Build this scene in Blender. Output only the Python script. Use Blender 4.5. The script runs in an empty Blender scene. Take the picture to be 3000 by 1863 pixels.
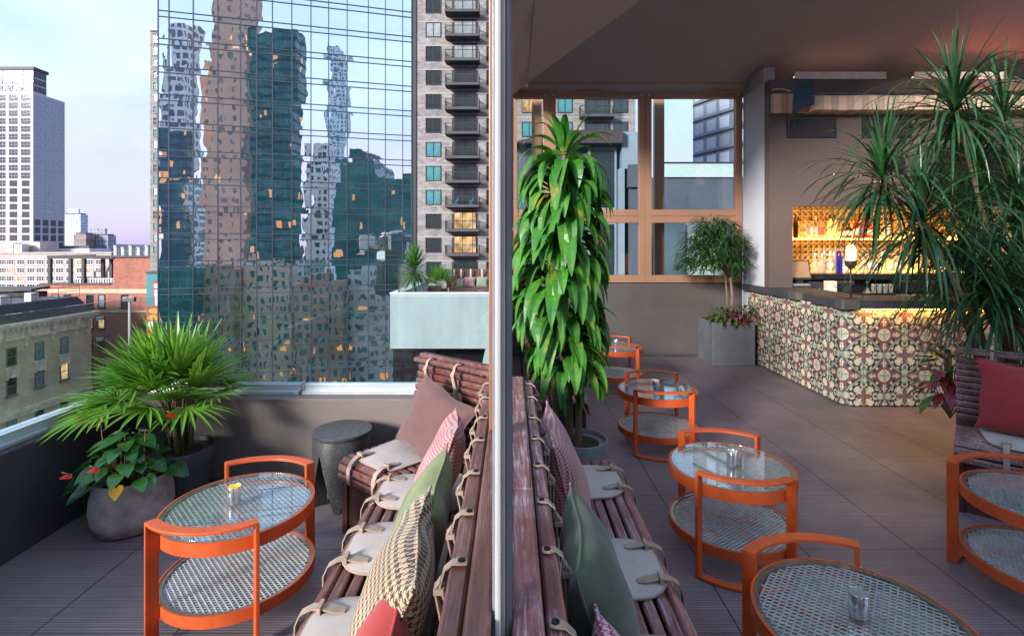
import bpy, math, random
from mathutils import Vector, Matrix
R = math.radians
random.seed(7)
scn = bpy.context.scene
COL = scn.collection
# survey of the place: eye height, focal length and the vanishing point of the deck seams
H, F, VX, VY = 1.667, 1494.0, 1500.0, 720.0
def at(x, y, Y): return Vector(((x - VX) / F * Y, Y, H - (y - VY) / F * Y))
def sx(x, Y): return (x - VX) / F * Y
def sz(y, Y): return H - (y - VY) / F * Y
Z = Vector((0, 0, 1))

def world_matrix(o):
    M = Matrix.Identity(4)
    while o is not None:
        M = (Matrix.Translation(o.location) @ o.rotation_euler.to_matrix().to_4x4()) @ M
        o = o.parent
    return M

class MB:
    """collects shapes, build() links them as ONE mesh object"""
    def __init__(s): s.v = []; s.f = []; s.m = []; s.cur = 0; s.uv = None
    def add(s, vs, fs, M=None):
        n = len(s.v)
        for p in vs:
            p = Vector(p)
            s.v.append(tuple(M @ p) if M is not None else tuple(p))
        for f in fs:
            s.f.append([n + i for i in f]); s.m.append(s.cur)
        return s
    def bx(s, x0, x1, y0, y1, z0, z1, M=None):
        if x0 > x1: x0, x1 = x1, x0
        if y0 > y1: y0, y1 = y1, y0
        if z0 > z1: z0, z1 = z1, z0
        vs = [(x0,y0,z0),(x1,y0,z0),(x1,y1,z0),(x0,y1,z0),(x0,y0,z1),(x1,y0,z1),(x1,y1,z1),(x0,y1,z1)]
        return s.add(vs, [(3,2,1,0),(4,5,6,7),(0,1,5,4),(1,2,6,5),(2,3,7,6),(3,0,4,7)], M)
    def beam(s, p, q, w, h, up=Z):
        p, q = Vector(p), Vector(q); d = (q - p).normalized()
        a = d.cross(up)
        if a.length < 1e-5: a = d.cross(Vector((1, 0, 0)))
        a.normalize(); b = a.cross(d).normalized()
        vs = []
        for c in (p, q):
            for i, j in ((-1,-1),(1,-1),(1,1),(-1,1)): vs.append(c + a*(w/2*i) + b*(h/2*j))
        return s.add(vs, [(0,1,2,3),(7,6,5,4),(0,4,5,1),(1,5,6,2),(2,6,7,3),(3,7,4,0)])
    def tube(s, pts, r, n=8, cap=True, flat=1.0):
        pts = [Vector(p) for p in pts]; N = len(pts)
        rs = r if isinstance(r, (list, tuple)) else [r]*N
        vs, fs = [], []; prev = None
        for i, p in enumerate(pts):
            d = (pts[min(i+1, N-1)] - pts[max(i-1, 0)]).normalized()
            a = d.cross(Z) if prev is None else prev - d*prev.dot(d)
            if a.length < 1e-4: a = d.cross(Vector((1, 0, 0)))
            a.normalize(); prev = a; b = d.cross(a)
            for k in range(n):
                t = 2*math.pi*k/n
                vs.append(p + a*math.cos(t)*rs[i] + b*math.sin(t)*rs[i]*flat)
        for i in range(N-1):
            for k in range(n):
                k2 = (k+1) % n
                fs.append((i*n+k, i*n+k2, (i+1)*n+k2, (i+1)*n+k))
        if cap:
            fs.append(tuple(range(n-1, -1, -1))); fs.append(tuple((N-1)*n+k for k in range(n)))
        return s.add(vs, fs)
    def lathe(s, prof, n=32, c=(0,0,0), ex=1.0, ey=1.0, rz=0, M=None):
        vs, fs = [], []; N = len(prof)
        for r, z in prof:
            for k in range(n):
                t = 2*math.pi*k/n
                x, y = r*math.cos(t)*ex, r*math.sin(t)*ey
                vs.append((c[0]+x*math.cos(rz)-y*math.sin(rz), c[1]+x*math.sin(rz)+y*math.cos(rz), c[2]+z))
        for i in range(N-1):
            for k in range(n):
                k2 = (k+1) % n
                fs.append((i*n+k, i*n+k2, (i+1)*n+k2, (i+1)*n+k))
        if prof[0][0] > 1e-5: fs.append(tuple(range(n-1, -1, -1)))
        if prof[-1][0] > 1e-5: fs.append(tuple((N-1)*n+k for k in range(n)))
        return s.add(vs, fs, M)
    def prism(s, poly, z0, z1, M=None):
        n = len(poly)
        vs = [(x,y,z0) for x,y in poly] + [(x,y,z1) for x,y in poly]
        fs = [tuple(range(n-1,-1,-1)), tuple(range(n, 2*n))]
        for k in range(n): fs.append((k, (k+1)%n, n+(k+1)%n, n+k))
        return s.add(vs, fs, M)
    def arcbar(s, r0, r1, z0, z1, a0, a1, n=20, c=(0,0)):
        vs, fs = [], []
        for i in range(n+1):
            t = a0 + (a1-a0)*i/n
            for r, z in ((r0,z0),(r1,z0),(r1,z1),(r0,z1)): vs.append((c[0]+r*math.cos(t), c[1]+r*math.sin(t), z))
        for i in range(n):
            for k in range(4):
                k2 = (k+1) % 4
                fs.append((i*4+k, (i+1)*4+k, (i+1)*4+k2, i*4+k2))
        if abs(a1-a0) < 2*math.pi-1e-3:
            fs.append((0,1,2,3)); fs.append((n*4+3, n*4+2, n*4+1, n*4))
        return s.add(vs, fs)
    def ring(s, r0, r1, z0, z1, n=48):
        vs, fs = [], []
        for i in range(n):
            t = 2*math.pi*i/n
            for r, z in ((r0,z0),(r1,z0),(r1,z1),(r0,z1)): vs.append((r*math.cos(t), r*math.sin(t), z))
        for i in range(n):
            j = (i+1) % n
            for k in range(4):
                k2 = (k+1) % 4
                fs.append((i*4+k, j*4+k, j*4+k2, i*4+k2))
        return s.add(vs, fs)
    def blade(s, base, d, L, w, droop=.5, n=5, fold=.25, tip=.12, belly=.35, roll=0., twist=0.):
        """a leaf blade: a folded strip that bends down under its own weight"""
        p = Vector(base); d = Vector(d).normalized()
        side = d.cross(Z)
        if side.length < .05: side = Vector((random.uniform(-1,1), random.uniform(-1,1), 0))
        side.normalize()
        if roll: side = Matrix.Rotation(roll, 3, d) @ side
        vs, fs = [], []; step = L/n
        for i in range(n+1):
            t = i/n
            ww = w*max(tip, (t/belly)**.6 if t < belly else 1-(max(0,t-belly)/(1-belly))**1.6*(1-tip*.3))
            if i == n: ww = w*.06
            up = side.cross(d).normalized()
            vs += [p - side*ww*.5 + up*ww*fold, p.copy(), p + side*ww*.5 + up*ww*fold]
            p = p + d*step
            d = (d + Vector((0,0,-1))*droop/n*(.5+t)).normalized()
            if twist: side = (Matrix.Rotation(twist/n, 3, d) @ side)
            side = (side - d*side.dot(d)).normalized()
        for i in range(n):
            a = i*3
            fs += [(a,a+1,a+4,a+3),(a+1,a+2,a+5,a+4)]
        return s.add(vs, fs)
    def mesh(s, name, mats, smooth=False):
        me = bpy.data.meshes.new(name)
        me.from_pydata(s.v, [], s.f)
        if not isinstance(mats, (list, tuple)): mats = [mats]
        for m in mats: me.materials.append(m)
        if len(mats) > 1: me.polygons.foreach_set('material_index', s.m)
        if smooth: me.polygons.foreach_set('use_smooth', [True]*len(me.polygons))
        me.update()
        return me
    def build(s, name, mats, parent=None, smooth=False, bevel=0, world=False, auto=None, subsurf=0, solid=0):
        if world and parent is not None:
            Mi = world_matrix(parent).inverted()
            s.v = [tuple(Mi @ Vector(p)) for p in s.v]
        me = s.mesh(name, mats, smooth)
        o = bpy.data.objects.new(name, me); COL.objects.link(o)
        if parent is not None: o.parent = parent
        if solid:
            m = o.modifiers.new('solid', 'SOLIDIFY'); m.thickness = solid; m.offset = 0
        if subsurf:
            m = o.modifiers.new('sub', 'SUBSURF'); m.levels = subsurf; m.render_levels = subsurf
        if bevel:
            m = o.modifiers.new('bevel', 'BEVEL'); m.width = bevel; m.segments = 2; m.limit_method = 'ANGLE'; m.angle_limit = R(40)
        if auto:
            for p in me.polygons: p.use_smooth = True
            me.set_sharp_from_angle(angle=R(auto))
        return o

def inst(name, me, parent, loc=(0,0,0), rz=0, label=None):
    o = bpy.data.objects.new(name, me); COL.objects.link(o)
    o.parent = parent; o.location = loc; o.rotation_euler = (0,0,rz)
    if label: o['label'] = label
    return o
def tag(o, label, cat, group=None, kind=None):
    if label: o['label'] = label
    if cat: o['category'] = cat
    if group: o['group'] = group
    if kind: o['kind'] = kind
    return o
def thing(name, label, cat, loc=(0,0,0), rz=0, group=None, rot=None):
    o = bpy.data.objects.new(name, None); COL.objects.link(o)
    o.empty_display_size = .1
    o.location = loc; o.rotation_euler = rot if rot is not None else (0,0,rz)
    return tag(o, label, cat, group)
def struct(o):
    o['kind'] = 'structure'; return o
def kids(o): return [c for c in COL.objects if c.parent == o]
def dup(o, loc=None, rz=None, label=None, parent=None):
    c = o.copy(); COL.objects.link(c)
    if parent is not None: c.parent = parent
    if loc is not None: c.location = loc
    if rz is not None: c.rotation_euler = (0,0,rz)
    if label: c['label'] = label
    for ch in kids(o):
        d = ch.copy(); COL.objects.link(d); d.parent = c
        for g in kids(ch):
            e = g.copy(); COL.objects.link(e); e.parent = d
    return c

# ---------------------------------------------------------------- materials
class NT:
    def __init__(s, name):
        s.mat = bpy.data.materials.new(name); s.mat.use_nodes = True
        s.t = s.mat.node_tree; s.t.nodes.clear()
        s.out = s.n('ShaderNodeOutputMaterial')
    def n(s, typ, **kw):
        nd = s.t.nodes.new(typ)
        for k, v in kw.items():
            if k.startswith('i_'):
                key = k[2:]; key = int(key) if key.isdigit() else key.replace('_', ' ')
                s.link(v, nd.inputs[key])
            else: setattr(nd, k, v)
        return nd
    def link(s, v, inp):
        if hasattr(v, 'is_output'): s.t.links.new(v, inp)
        else:
            if isinstance(v, (tuple, list)) and len(v) == 3 and inp.type == 'RGBA': v = (*v, 1)
            inp.default_value = v
    def math(s, op, a, b=0.0, c=None):
        nd = s.n('ShaderNodeMath', operation=op); s.link(a, nd.inputs[0]); s.link(b, nd.inputs[1])
        if c is not None: s.link(c, nd.inputs[2])
        return nd.outputs[0]
    def mix(s, fac, a, b):
        nd = s.n('ShaderNodeMix', data_type='RGBA'); s.link(fac, nd.inputs[0]); s.link(a, nd.inputs[6]); s.link(b, nd.inputs[7])
        return nd.outputs[2]
    def coord(s, scale=(1,1,1), which='Object'):
        tc = s.n('ShaderNodeTexCoord')
        mp = s.n('ShaderNodeMapping'); s.link(tc.outputs[which], mp.inputs[0]); mp.inputs['Scale'].default_value = scale
        return mp.outputs[0]
    def noise(s, vec, scale, detail=4, rough=.55, dist=0):
        nd = s.n('ShaderNodeTexNoise'); s.link(vec, nd.inputs['Vector']); nd.inputs['Scale'].default_value = scale
        nd.inputs['Detail'].default_value = detail; nd.inputs['Roughness'].default_value = rough; nd.inputs['Distortion'].default_value = dist
        return nd.outputs[0]
    def ramp(s, v, lo, hi, a=0.0, b=1.0):
        nd = s.n('ShaderNodeMapRange'); s.link(v, nd.inputs[0])
        for i, x in enumerate((lo, hi, a, b)): nd.inputs[i+1].default_value = x
        return nd.outputs[0]
    def bump(s, h, strength=.3, dist=.01, normal=None):
        nd = s.n('ShaderNodeBump'); s.link(h, nd.inputs['Height']); nd.inputs['Strength'].default_value = strength; nd.inputs['Distance'].default_value = dist
        if normal is not None: s.link(normal, nd.inputs['Normal'])
        return nd.outputs[0]
    def principled(s, col, rough=.6, metal=0, normal=None, **kw):
        nd = s.n('ShaderNodeBsdfPrincipled')
        s.link(col, nd.inputs['Base Color']); s.link(rough, nd.inputs['Roughness']); s.link(metal, nd.inputs['Metallic'])
        if normal is not None: s.link(normal, nd.inputs['Normal'])
        for k, v in kw.items(): s.link(v, nd.inputs[k.replace('_', ' ')])
        return nd.outputs[0]
    def done(s, shader):
        s.t.links.new(shader, s.out.inputs[0]); return s.mat
def scale3(c, k): return tuple(min(1, x*k) for x in c)

def mat(name, col, rough=.6, metal=0, var=.18, vs=6, bump=0, bs=60, bd=.004, stretch=(1,1,1), col2=None, which='Object', **kw):
    t = NT(name); v = t.coord(stretch, which)
    n1 = t.ramp(t.noise(v, vs, 5, .6), .3, .7)
    c = t.mix(n1, scale3(col, 1-var), col2 if col2 else scale3(col, 1+var))
    r = t.ramp(t.noise(v, vs*2.3, 3), .3, .7, max(0, rough-.08), min(1, rough+.08))
    nm = t.bump(t.noise(v, bs, 4), bump, bd) if bump else None
    return t.done(t.principled(c, r, metal, nm, **kw))

def leafmat(name, c1, c2, rough=.4, vs=5, tr=.3, c3=None, coat=0.0, spec=.4):
    t = NT(name); v = t.coord()
    n = t.ramp(t.noise(v, vs, 3), .35, .65)
    c = t.mix(n, c1, c2)
    if c3: c = t.mix(t.ramp(t.noise(v, vs*1.7, 4, .6), .58, .70), c, c3)
    fine = t.noise(v, vs*14, 2)
    c = t.mix(t.ramp(fine, .3, .7, 0, .35), c, scale3(c1, .6))
    b = t.principled(c, rough, 0, None, Specular_IOR_Level=spec, Coat_Weight=coat)
    tl = t.n('ShaderNodeBsdfTranslucent'); t.link(c, tl.inputs[0])
    mx = t.n('ShaderNodeMixShader'); mx.inputs[0].default_value = tr
    t.t.links.new(b, mx.inputs[1]); t.t.links.new(tl.outputs[0], mx.inputs[2])
    return t.done(mx.outputs[0])

def glassmat(name, tint=(.93,.97,.97), refl=.06, rough=0.0):
    """thin sheet glass: clear, with a Fresnel sheen"""
    t = NT(name)
    tr = t.n('ShaderNodeBsdfTransparent'); t.link(tint, tr.inputs[0])
    gl = t.n('ShaderNodeBsdfGlossy'); gl.inputs['Roughness'].default_value = rough; t.link((.95,.97,1), gl.inputs[0])
    lw = t.n('ShaderNodeLayerWeight'); lw.inputs[0].default_value = .5
    f = t.math('ADD', t.math('MULTIPLY', t.math('POWER', lw.outputs['Facing'], 4.5), .85), refl)
    mx = t.n('ShaderNodeMixShader'); t.link(f, mx.inputs[0])
    t.t.links.new(tr.outputs[0], mx.inputs[1]); t.t.links.new(gl.outputs[0], mx.inputs[2])
    return t.done(mx.outputs[0])

def emat(name, col, strength):
    t = NT(name); e = t.n('ShaderNodeEmission'); t.link(col, e.inputs[0]); e.inputs[1].default_value = strength
    return t.done(e.outputs[0])

def vcolmat(name, rough=.45, bump=0, dirt=.15):
    t = NT(name); a = t.n('ShaderNodeVertexColor', layer_name='Col')
    v = t.coord(); n = t.ramp(t.noise(v, 5, 5, .65), .3, .75, 1-dirt, 1+dirt*.4)
    mul = t.n('ShaderNodeMix', data_type='RGBA', blend_type='MULTIPLY'); mul.inputs[0].default_value = 1
    t.link(a.outputs[0], mul.inputs[6]); g = t.n('ShaderNodeCombineColor')
    for i in range(3): t.link(n, g.inputs[i])
    t.link(g.outputs[0], mul.inputs[7])
    nm = t.bump(t.noise(v, 40, 4), bump, .003) if bump else None
    return t.done(t.principled(mul.outputs[2], rough, 0, nm))

def colgrid(name, o, u, v, nu, nv, fn, material, parent=None, su=1.0, sv=1.0, world=False):
    """a flat sheet whose printed pattern fn(u, v) is stored per vertex; u, v in metres"""
    o, u, v = Vector(o), Vector(u), Vector(v)
    Mi = world_matrix(parent).inverted() if (world and parent is not None) else Matrix.Identity(4)
    vs, cs, fs = [], [], []
    lu, lv = u.length, v.length
    for j in range(nv+1):
        for i in range(nu+1):
            vs.append(tuple(Mi @ (o + u*(i/nu) + v*(j/nv)))); cs += (*fn(i/nu*lu, j/nv*lv), 1.0)
    for j in range(nv):
        for i in range(nu):
            a = j*(nu+1)+i; fs.append((a, a+1, a+nu+2, a+nu+1))
    me = bpy.data.meshes.new(name); me.from_pydata(vs, [], fs)
    ca = me.color_attributes.new('Col', 'FLOAT_COLOR', 'POINT'); ca.data.foreach_set('color', cs)
    me.materials.append(material); me.update()
    ob = bpy.data.objects.new(name, me); COL.objects.link(ob)
    if parent is not None: ob.parent = parent
    return ob

def gridmat(name, wall, glass, px, pz, wx=.6, wz=.6, lit=.06, rough=.35, axis=0, litcol=(1,.6,.25), ls=1.5, ox=0, oz=0, seed=0., grough=.12):
    """a facade of windows far away: a window in every bay, some of them lit"""
    t = NT(name); tc = t.n('ShaderNodeTexCoord'); sp = t.n('ShaderNodeSeparateXYZ'); t.link(tc.outputs['Object'], sp.inputs[0])
    nrm = t.n('ShaderNodeSeparateXYZ'); t.link(tc.outputs['Normal'], nrm.inputs[0])
    isx = t.math('GREATER_THAN', t.math('ABSOLUTE', nrm.outputs[0]), .7)
    h = t.math('ADD', t.math('MULTIPLY', sp.outputs[0], t.math('SUBTRACT', 1.0, isx)), t.math('MULTIPLY', sp.outputs[1], isx))
    u = t.math('DIVIDE', t.math('ADD', h, ox+500*px), px); w = t.math('DIVIDE', t.math('ADD', sp.outputs[2], oz+500*pz), pz)
    fu = t.math('FRACT', u); fw = t.math('FRACT', w)
    iu = t.math('LESS_THAN', t.math('ABSOLUTE', t.math('SUBTRACT', fu, .5)), wx/2)
    iw = t.math('LESS_THAN', t.math('ABSOLUTE', t.math('SUBTRACT', fw, .5)), wz/2)
    top = t.math('LESS_THAN', t.math('ABSOLUTE', nrm.outputs[2]), .5)
    win = t.math('MULTIPLY', t.math('MULTIPLY', iu, iw), top)
    cx = t.n('ShaderNodeCombineXYZ'); t.link(t.math('FLOOR', u), cx.inputs[0]); t.link(t.math('FLOOR', w), cx.inputs[1]); cx.inputs[2].default_value = seed
    wn = t.n('ShaderNodeTexWhiteNoise', noise_dimensions='3D'); t.link(cx.outputs[0], wn.inputs[0])
    gcol = t.mix(wn.outputs[0], scale3(glass, .6), scale3(glass, 1.5))
    base = t.mix(t.ramp(t.noise(t.coord(), .25, 5), .3, .7), scale3(wall, .85), scale3(wall, 1.12))
    c = t.mix(win, base, gcol)
    rr = t.math('SUBTRACT', .7, t.math('MULTIPLY', win, .7-grough))
    on = t.math('MULTIPLY', win, t.math('LESS_THAN', t.math('FRACT', t.math('MULTIPLY', wn.outputs[0], 7.31)), lit))
    return t.done(t.principled(c, rr, 0, None, Emission_Color=litcol, Emission_Strength=t.math('MULTIPLY', on, ls)))
# ================================================================ camera, sky, sun
cam = bpy.data.cameras.new('camera'); camo = bpy.data.objects.new('camera', cam); COL.objects.link(camo)
cam.sensor_width = 36; cam.lens = 36*F/3000; cam.shift_y = (VY-931.5)/3000; cam.clip_start = .05; cam.clip_end = 30000
camo.location = (0,0,H); camo.rotation_euler = (R(90),0,0); scn.camera = camo
SUN_EL, SUN_AZ = R(19), math.atan2(-.66, -.75)      # the low sun stands behind the photographer, to the left
w = bpy.data.worlds.new("World"); scn.world = w; w.use_nodes = True
nt = w.node_tree; nt.nodes.clear()
def wn(t, **k):
    n = nt.nodes.new(t)
    for a, b in k.items(): setattr(n, a, b)
    return n
sky = wn('ShaderNodeTexSky', sky_type='NISHITA'); sky.sun_disc = False; sky.sun_elevation = SUN_EL; sky.sun_rotation = SUN_AZ
sky.air_density = 1.0; sky.dust_density = 1.2; sky.ozone_density = 2.0
tc = wn('ShaderNodeTexCoord'); mp = wn('ShaderNodeMapping'); mp.inputs['Scale'].default_value = (1.0, 1.0, 2.4)
nt.links.new(tc.outputs['Generated'], mp.inputs[0])
no = wn('ShaderNodeTexNoise'); no.inputs['Scale'].default_value = 2.6; no.inputs['Detail'].default_value = 7; no.inputs['Roughness'].default_value = .58; no.inputs['Distortion'].default_value = .4
nt.links.new(mp.outputs[0], no.inputs['Vector'])
mr = wn('ShaderNodeMapRange'); mr.inputs[1].default_value = .38; mr.inputs[2].default_value = .68; mr.inputs[3].default_value = .52; mr.inputs[4].default_value = .96
nt.links.new(no.outputs[0], mr.inputs[0])
# thin evening cloud: pink-violet low down, bluish white higher up
sp = wn('ShaderNodeSeparateXYZ'); nt.links.new(tc.outputs['Generated'], sp.inputs[0])
el = wn('ShaderNodeMapRange'); el.inputs[1].default_value = .0; el.inputs[2].default_value = .42
nt.links.new(sp.outputs[2], el.inputs[0])
cr = wn('ShaderNodeValToRGB'); e = cr.color_ramp.elements
e[0].position = 0; e[0].color = (4.0, 3.5, 6.9, 1); e[1].position = 1; e[1].color = (4.1, 5.6, 8.2, 1)
k = cr.color_ramp.elements.new(.35); k.color = (4.7, 4.5, 7.3, 1)
k = cr.color_ramp.elements.new(.62); k.color = (4.8, 5.9, 8.2, 1)
nt.links.new(el.outputs[0], cr.inputs[0])
mx = wn('ShaderNodeMix', data_type='RGBA'); nt.links.new(mr.outputs[0], mx.inputs[0]); nt.links.new(sky.outputs[0], mx.inputs[6]); nt.links.new(cr.outputs[0], mx.inputs[7])
bg = wn('ShaderNodeBackground'); bg.inputs[1].default_value = .100; nt.links.new(mx.outputs[2], bg.inputs[0])
wo = wn('ShaderNodeOutputWorld'); nt.links.new(bg.outputs[0], wo.inputs[0])
sl = bpy.data.lights.new('sun', 'SUN'); so = bpy.data.objects.new('sun', sl); COL.objects.link(so)
sl.energy = 3.8; sl.angle = R(12.0); sl.color = (1, .95, .90)
so.rotation_euler = Vector((math.sin(SUN_AZ)*math.cos(SUN_EL), math.cos(SUN_AZ)*math.cos(SUN_EL), math.sin(SUN_EL))).to_track_quat('Z', 'Y').to_euler()
scn.view_settings.view_transform = 'Standard'; scn.view_settings.look = 'None'; scn.view_settings.exposure = 1.12; scn.view_settings.gamma = 1
scn.cycles.max_bounces = 8; scn.cycles.transparent_max_bounces = 16; scn.cycles.use_denoising = True
scn.cycles.sample_clamp_indirect = 6; scn.cycles.caustics_reflective = False; scn.cycles.caustics_refractive = False

# ================================================================ city materials
M_street = mat('asphalt', (.05,.05,.055), .9, vs=.05)
M_water = mat('river water', (.10,.16,.24), .25, vs=.002, bump=.2, bs=.01, bd=1)
M_hill = mat('wooded hills', (.05,.07,.08), .9, var=.5, vs=.004)
def brickmat(name, c1, c2, mortar, s, bw=.22, bh=.075):
    t = NT(name); tc = t.n('ShaderNodeTexCoord'); sp = t.n('ShaderNodeSeparateXYZ'); t.link(tc.outputs['Object'], sp.inputs[0])
    cb = t.n('ShaderNodeCombineXYZ'); t.link(t.math('ADD', sp.outputs[0], sp.outputs[1]), cb.inputs[0]); t.link(sp.outputs[2], cb.inputs[1])
    b = t.n('ShaderNodeTexBrick'); t.link(cb.outputs[0], b.inputs['Vector']); b.inputs['Scale'].default_value = s
    b.inputs['Brick Width'].default_value = bw; b.inputs['Row Height'].default_value = bh; b.inputs['Mortar Size'].default_value = .012
    t.link(c1, b.inputs['Color1']); t.link(c2, b.inputs['Color2']); t.link(mortar, b.inputs['Mortar'])
    n = t.ramp(t.noise(t.coord(), .35, 6, .65), .3, .7, .72, 1.18)
    g = t.n('ShaderNodeCombineColor')
    for i in range(3): t.link(n, g.inputs[i])
    mul = t.n('ShaderNodeMix', data_type='RGBA', blend_type='MULTIPLY'); mul.inputs[0].default_value = 1
    t.link(b.outputs[0], mul.inputs[6]); t.link(g.outputs[0], mul.inputs[7])
    return t.done(t.principled(mul.outputs[2], .85))
M_redbrick = brickmat('red brick', (.40,.135,.085), (.27,.085,.06), (.37,.235,.18), 1.0, .5, .17)
M_greybrick = brickmat('grey brown brick', (.285,.262,.255), (.175,.158,.158), (.235,.22,.22), 1.0, .62, .24)
M_tanbrick = brickmat('buff brick', (.70,.56,.38), (.58,.46,.31), (.62,.52,.39), 1.0, .5, .16)
M_cream = mat('cream render', (.42,.345,.325), .85, var=.12, vs=.3)
M_whitewall = mat('white concrete piers', (.42,.41,.46), .7, var=.08, vs=.1)
M_band = mat('pale stone band', (.52,.40,.28), .8, vs=.8)
M_stone = mat('carved limestone', (.74,.65,.50), .8, var=.3, vs=1.2, bump=.5, bs=3, bd=.06)
M_slate = mat('black slate roof', (.028,.03,.038), .5, var=.4, vs=1.5)
M_darkwood = mat('weathered dark boards', (.035,.028,.03), .8, var=.5, vs=2, stretch=(3,3,.2))
M_tar = mat('roof tar', (.09,.085,.09), .9, vs=.5)
M_iron = mat('dark painted steel', (.022,.02,.024), .6)
M_wframe = mat('white window frame', (.62,.6,.6), .5)
M_dframe = mat('black window frame', (.018,.018,.022), .45)
M_gframe = mat('green grey window frame', (.16,.19,.18), .5)
M_galv = mat('galvanised metal', (.45,.46,.48), .45, .6)
def panemat(name, c, rough=.08, spec=.8): return mat(name, c, rough, var=.35, vs=.7, Specular_IOR_Level=spec)
M_pane = panemat('window glass', (.022,.030,.036))
M_paneteal = panemat('teal tinted glass', (.05,.17,.18), .06)
M_panecurt = panemat('curtained window glass', (.22,.25,.27), .3)
def warmpane():
    t = NT('lit window'); n = t.ramp(t.noise(t.coord((1,1,.6)), 1.1, 4, .7), .35, .68, .10, .75)
    e_ = t.n('ShaderNodeEmission'); t.link(t.mix(t.ramp(t.noise(t.coord(), .8, 2), .4, .6), (1,.55,.22), (1,.74,.42)), e_.inputs[0]); t.link(n, e_.inputs[1])
    return t.done(e_.outputs[0])
M_panewarm = warmpane()
M_panecool = panemat('sky blue tower glass', (.16,.24,.32), .04, 1.0)
M_panedark = panemat('dark tower glass', (.035,.042,.06), .12, .35)
M_pancurtteal = panemat('glass with drawn teal blinds', (.055,.20,.225), .2)

# ================================================================ ground, river, far shore
struct(MB().bx(-9000,9000,-3000,14000,-62,-60).build('street_ground', M_street))
struct(MB().add([(-9000,1700,-59.6),(-200,1700,-59.6),(-200,6800,-59.6),(-9000,6800,-59.6)], [(0,1,2,3)]).build('river', M_water))
hb = MB(); pts = []
random.seed(3)
for i in range(121):
    x = -9000 + i*73; h = 8 + 30*abs(math.sin(i*.23)*math.sin(i*.71+1)) + random.uniform(0, 9)
    pts.append((x, h))
vs, fs = [], []
for x, h in pts: vs += [(x,6700,-60),(x,6720,h*.6-26),(x,7000,h-20),(x,7600,h-30)]
for i in range(120):
    for k in range(3): fs.append((i*4+k,(i+1)*4+k,(i+1)*4+k+1,i*4+k+1))
struct(hb.add(vs,fs).build('hills', M_hill, smooth=True))

# ================================================================ windows
def win_meshes(name, w, h, cols=2, rows=2, fm=None, pm=None, ft=.07, sill=None, dep=.10):
    """a window that faces -Y: frame mesh and pane mesh, origin bottom centre on the wall face"""
    f = MB(); a = w/2
    f.bx(-a,-a+ft,-dep,.02,0,h); f.bx(a-ft,a,-dep,.02,0,h); f.bx(-a+ft,a-ft,-dep,.02,0,ft); f.bx(-a+ft,a-ft,-dep,.02,h-ft,h)
    for i in range(1, cols):
        x = -a + w*i/cols; f.bx(x-ft*.4,x+ft*.4,-dep*.8,.0,ft,h-ft)
    for j in range(1, rows):
        z = h*j/rows; f.bx(-a+ft,a-ft,-dep*.75,.0,z-ft*.4,z+ft*.4)
    if sill: f.bx(-a-.12,a+.12,-dep-.12,.02,-.16,0)
    p = MB().add([(-a+ft*.5,-.03,ft*.5),(a-ft*.5,-.03,ft*.5),(a-ft*.5,-.03,h-ft*.5),(-a+ft*.5,-.03,h-ft*.5)], [(0,1,2,3)])
    return f.mesh(name, fm), {m: p.mesh(name+'_pane', m) for m in (pm if isinstance(pm, (list,tuple)) else [pm])}
def window(parent, wm, loc, rz=0, pm=None):
    o = inst('window', wm[0], parent, loc, rz)
    inst('pane', wm[1][pm], o)
    return o

# ================================================================ white residential tower, far left
tw = thing('apartment_tower', 'tall white residential tower with a glassy setback top at the far left of the skyline', 'tower', (-206.6, 220, -60))
zr = 67.9
MB().bx(-250,-206.6,220,235.6,-60,zr).build('wall', M_whitewall, tw, world=True)
MB().bx(-250,-206.6-.6,220.6,227,zr,77.6).build('upper_storeys', M_whitewall, tw, world=True)
MB().bx(-250,-206.6,220.2,227.5,77.6,78.9).build('roof', M_iron, tw, world=True)
cnt = 0; extra = MB(); fr = MB()
wmA = win_meshes('window', 4.0, 2.75, 3, 2, M_whitewall, [M_panedark, M_panecool, M_panewarm], .12)
wmB = win_meshes('window', 3.1, 2.75, 2, 2, M_whitewall, [M_panedark, M_panecool, M_panewarm], .12)
for fl in range(21):
    z = zr - 3.9 - fl*3.35
    for c in range(4):
        if fl < 11 or c > 1:
            xx = -206.6 - 3.2 - c*5.3
            if c < 3: window(tw, wmA, (xx+206.6, 0, z+60), 0, M_panedark)
    for c in range(4):
        window(tw, wmB, (0, 1.95 + c*3.85, z+60), R(90), M_panecool) if fl < 16 else extra.bx(-206.6, -206.45, 220+1.95+c*3.85-1.3, 220+1.95+c*3.85+1.3, z+.1, z+2.7)
for fl in range(3):
    z = 68.3 + fl*3.1
    for c in range(8): extra.bx(-211+.3-c*4.4+.2, -211-c*4.4+3.9, 220.45, 220.62, z+.3, z+2.7)
    for c in range(3): extra.bx(-207.3, -207.05, 220.9+c*2.05, 222.6+c*2.05, z+.3, z+2.7)
for fl in range(11, 21):
    z = zr-3.9-fl*3.35
    for c in (0,1): extra.bx(-206.6-3.2-c*5.3-1.6, -206.6-3.2-c*5.3+1.6, 219.9, 220.05, z+.1, z+2.6)
tag(extra.build('window', M_panedark, tw, world=True), None, None, kind='stuff')

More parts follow.
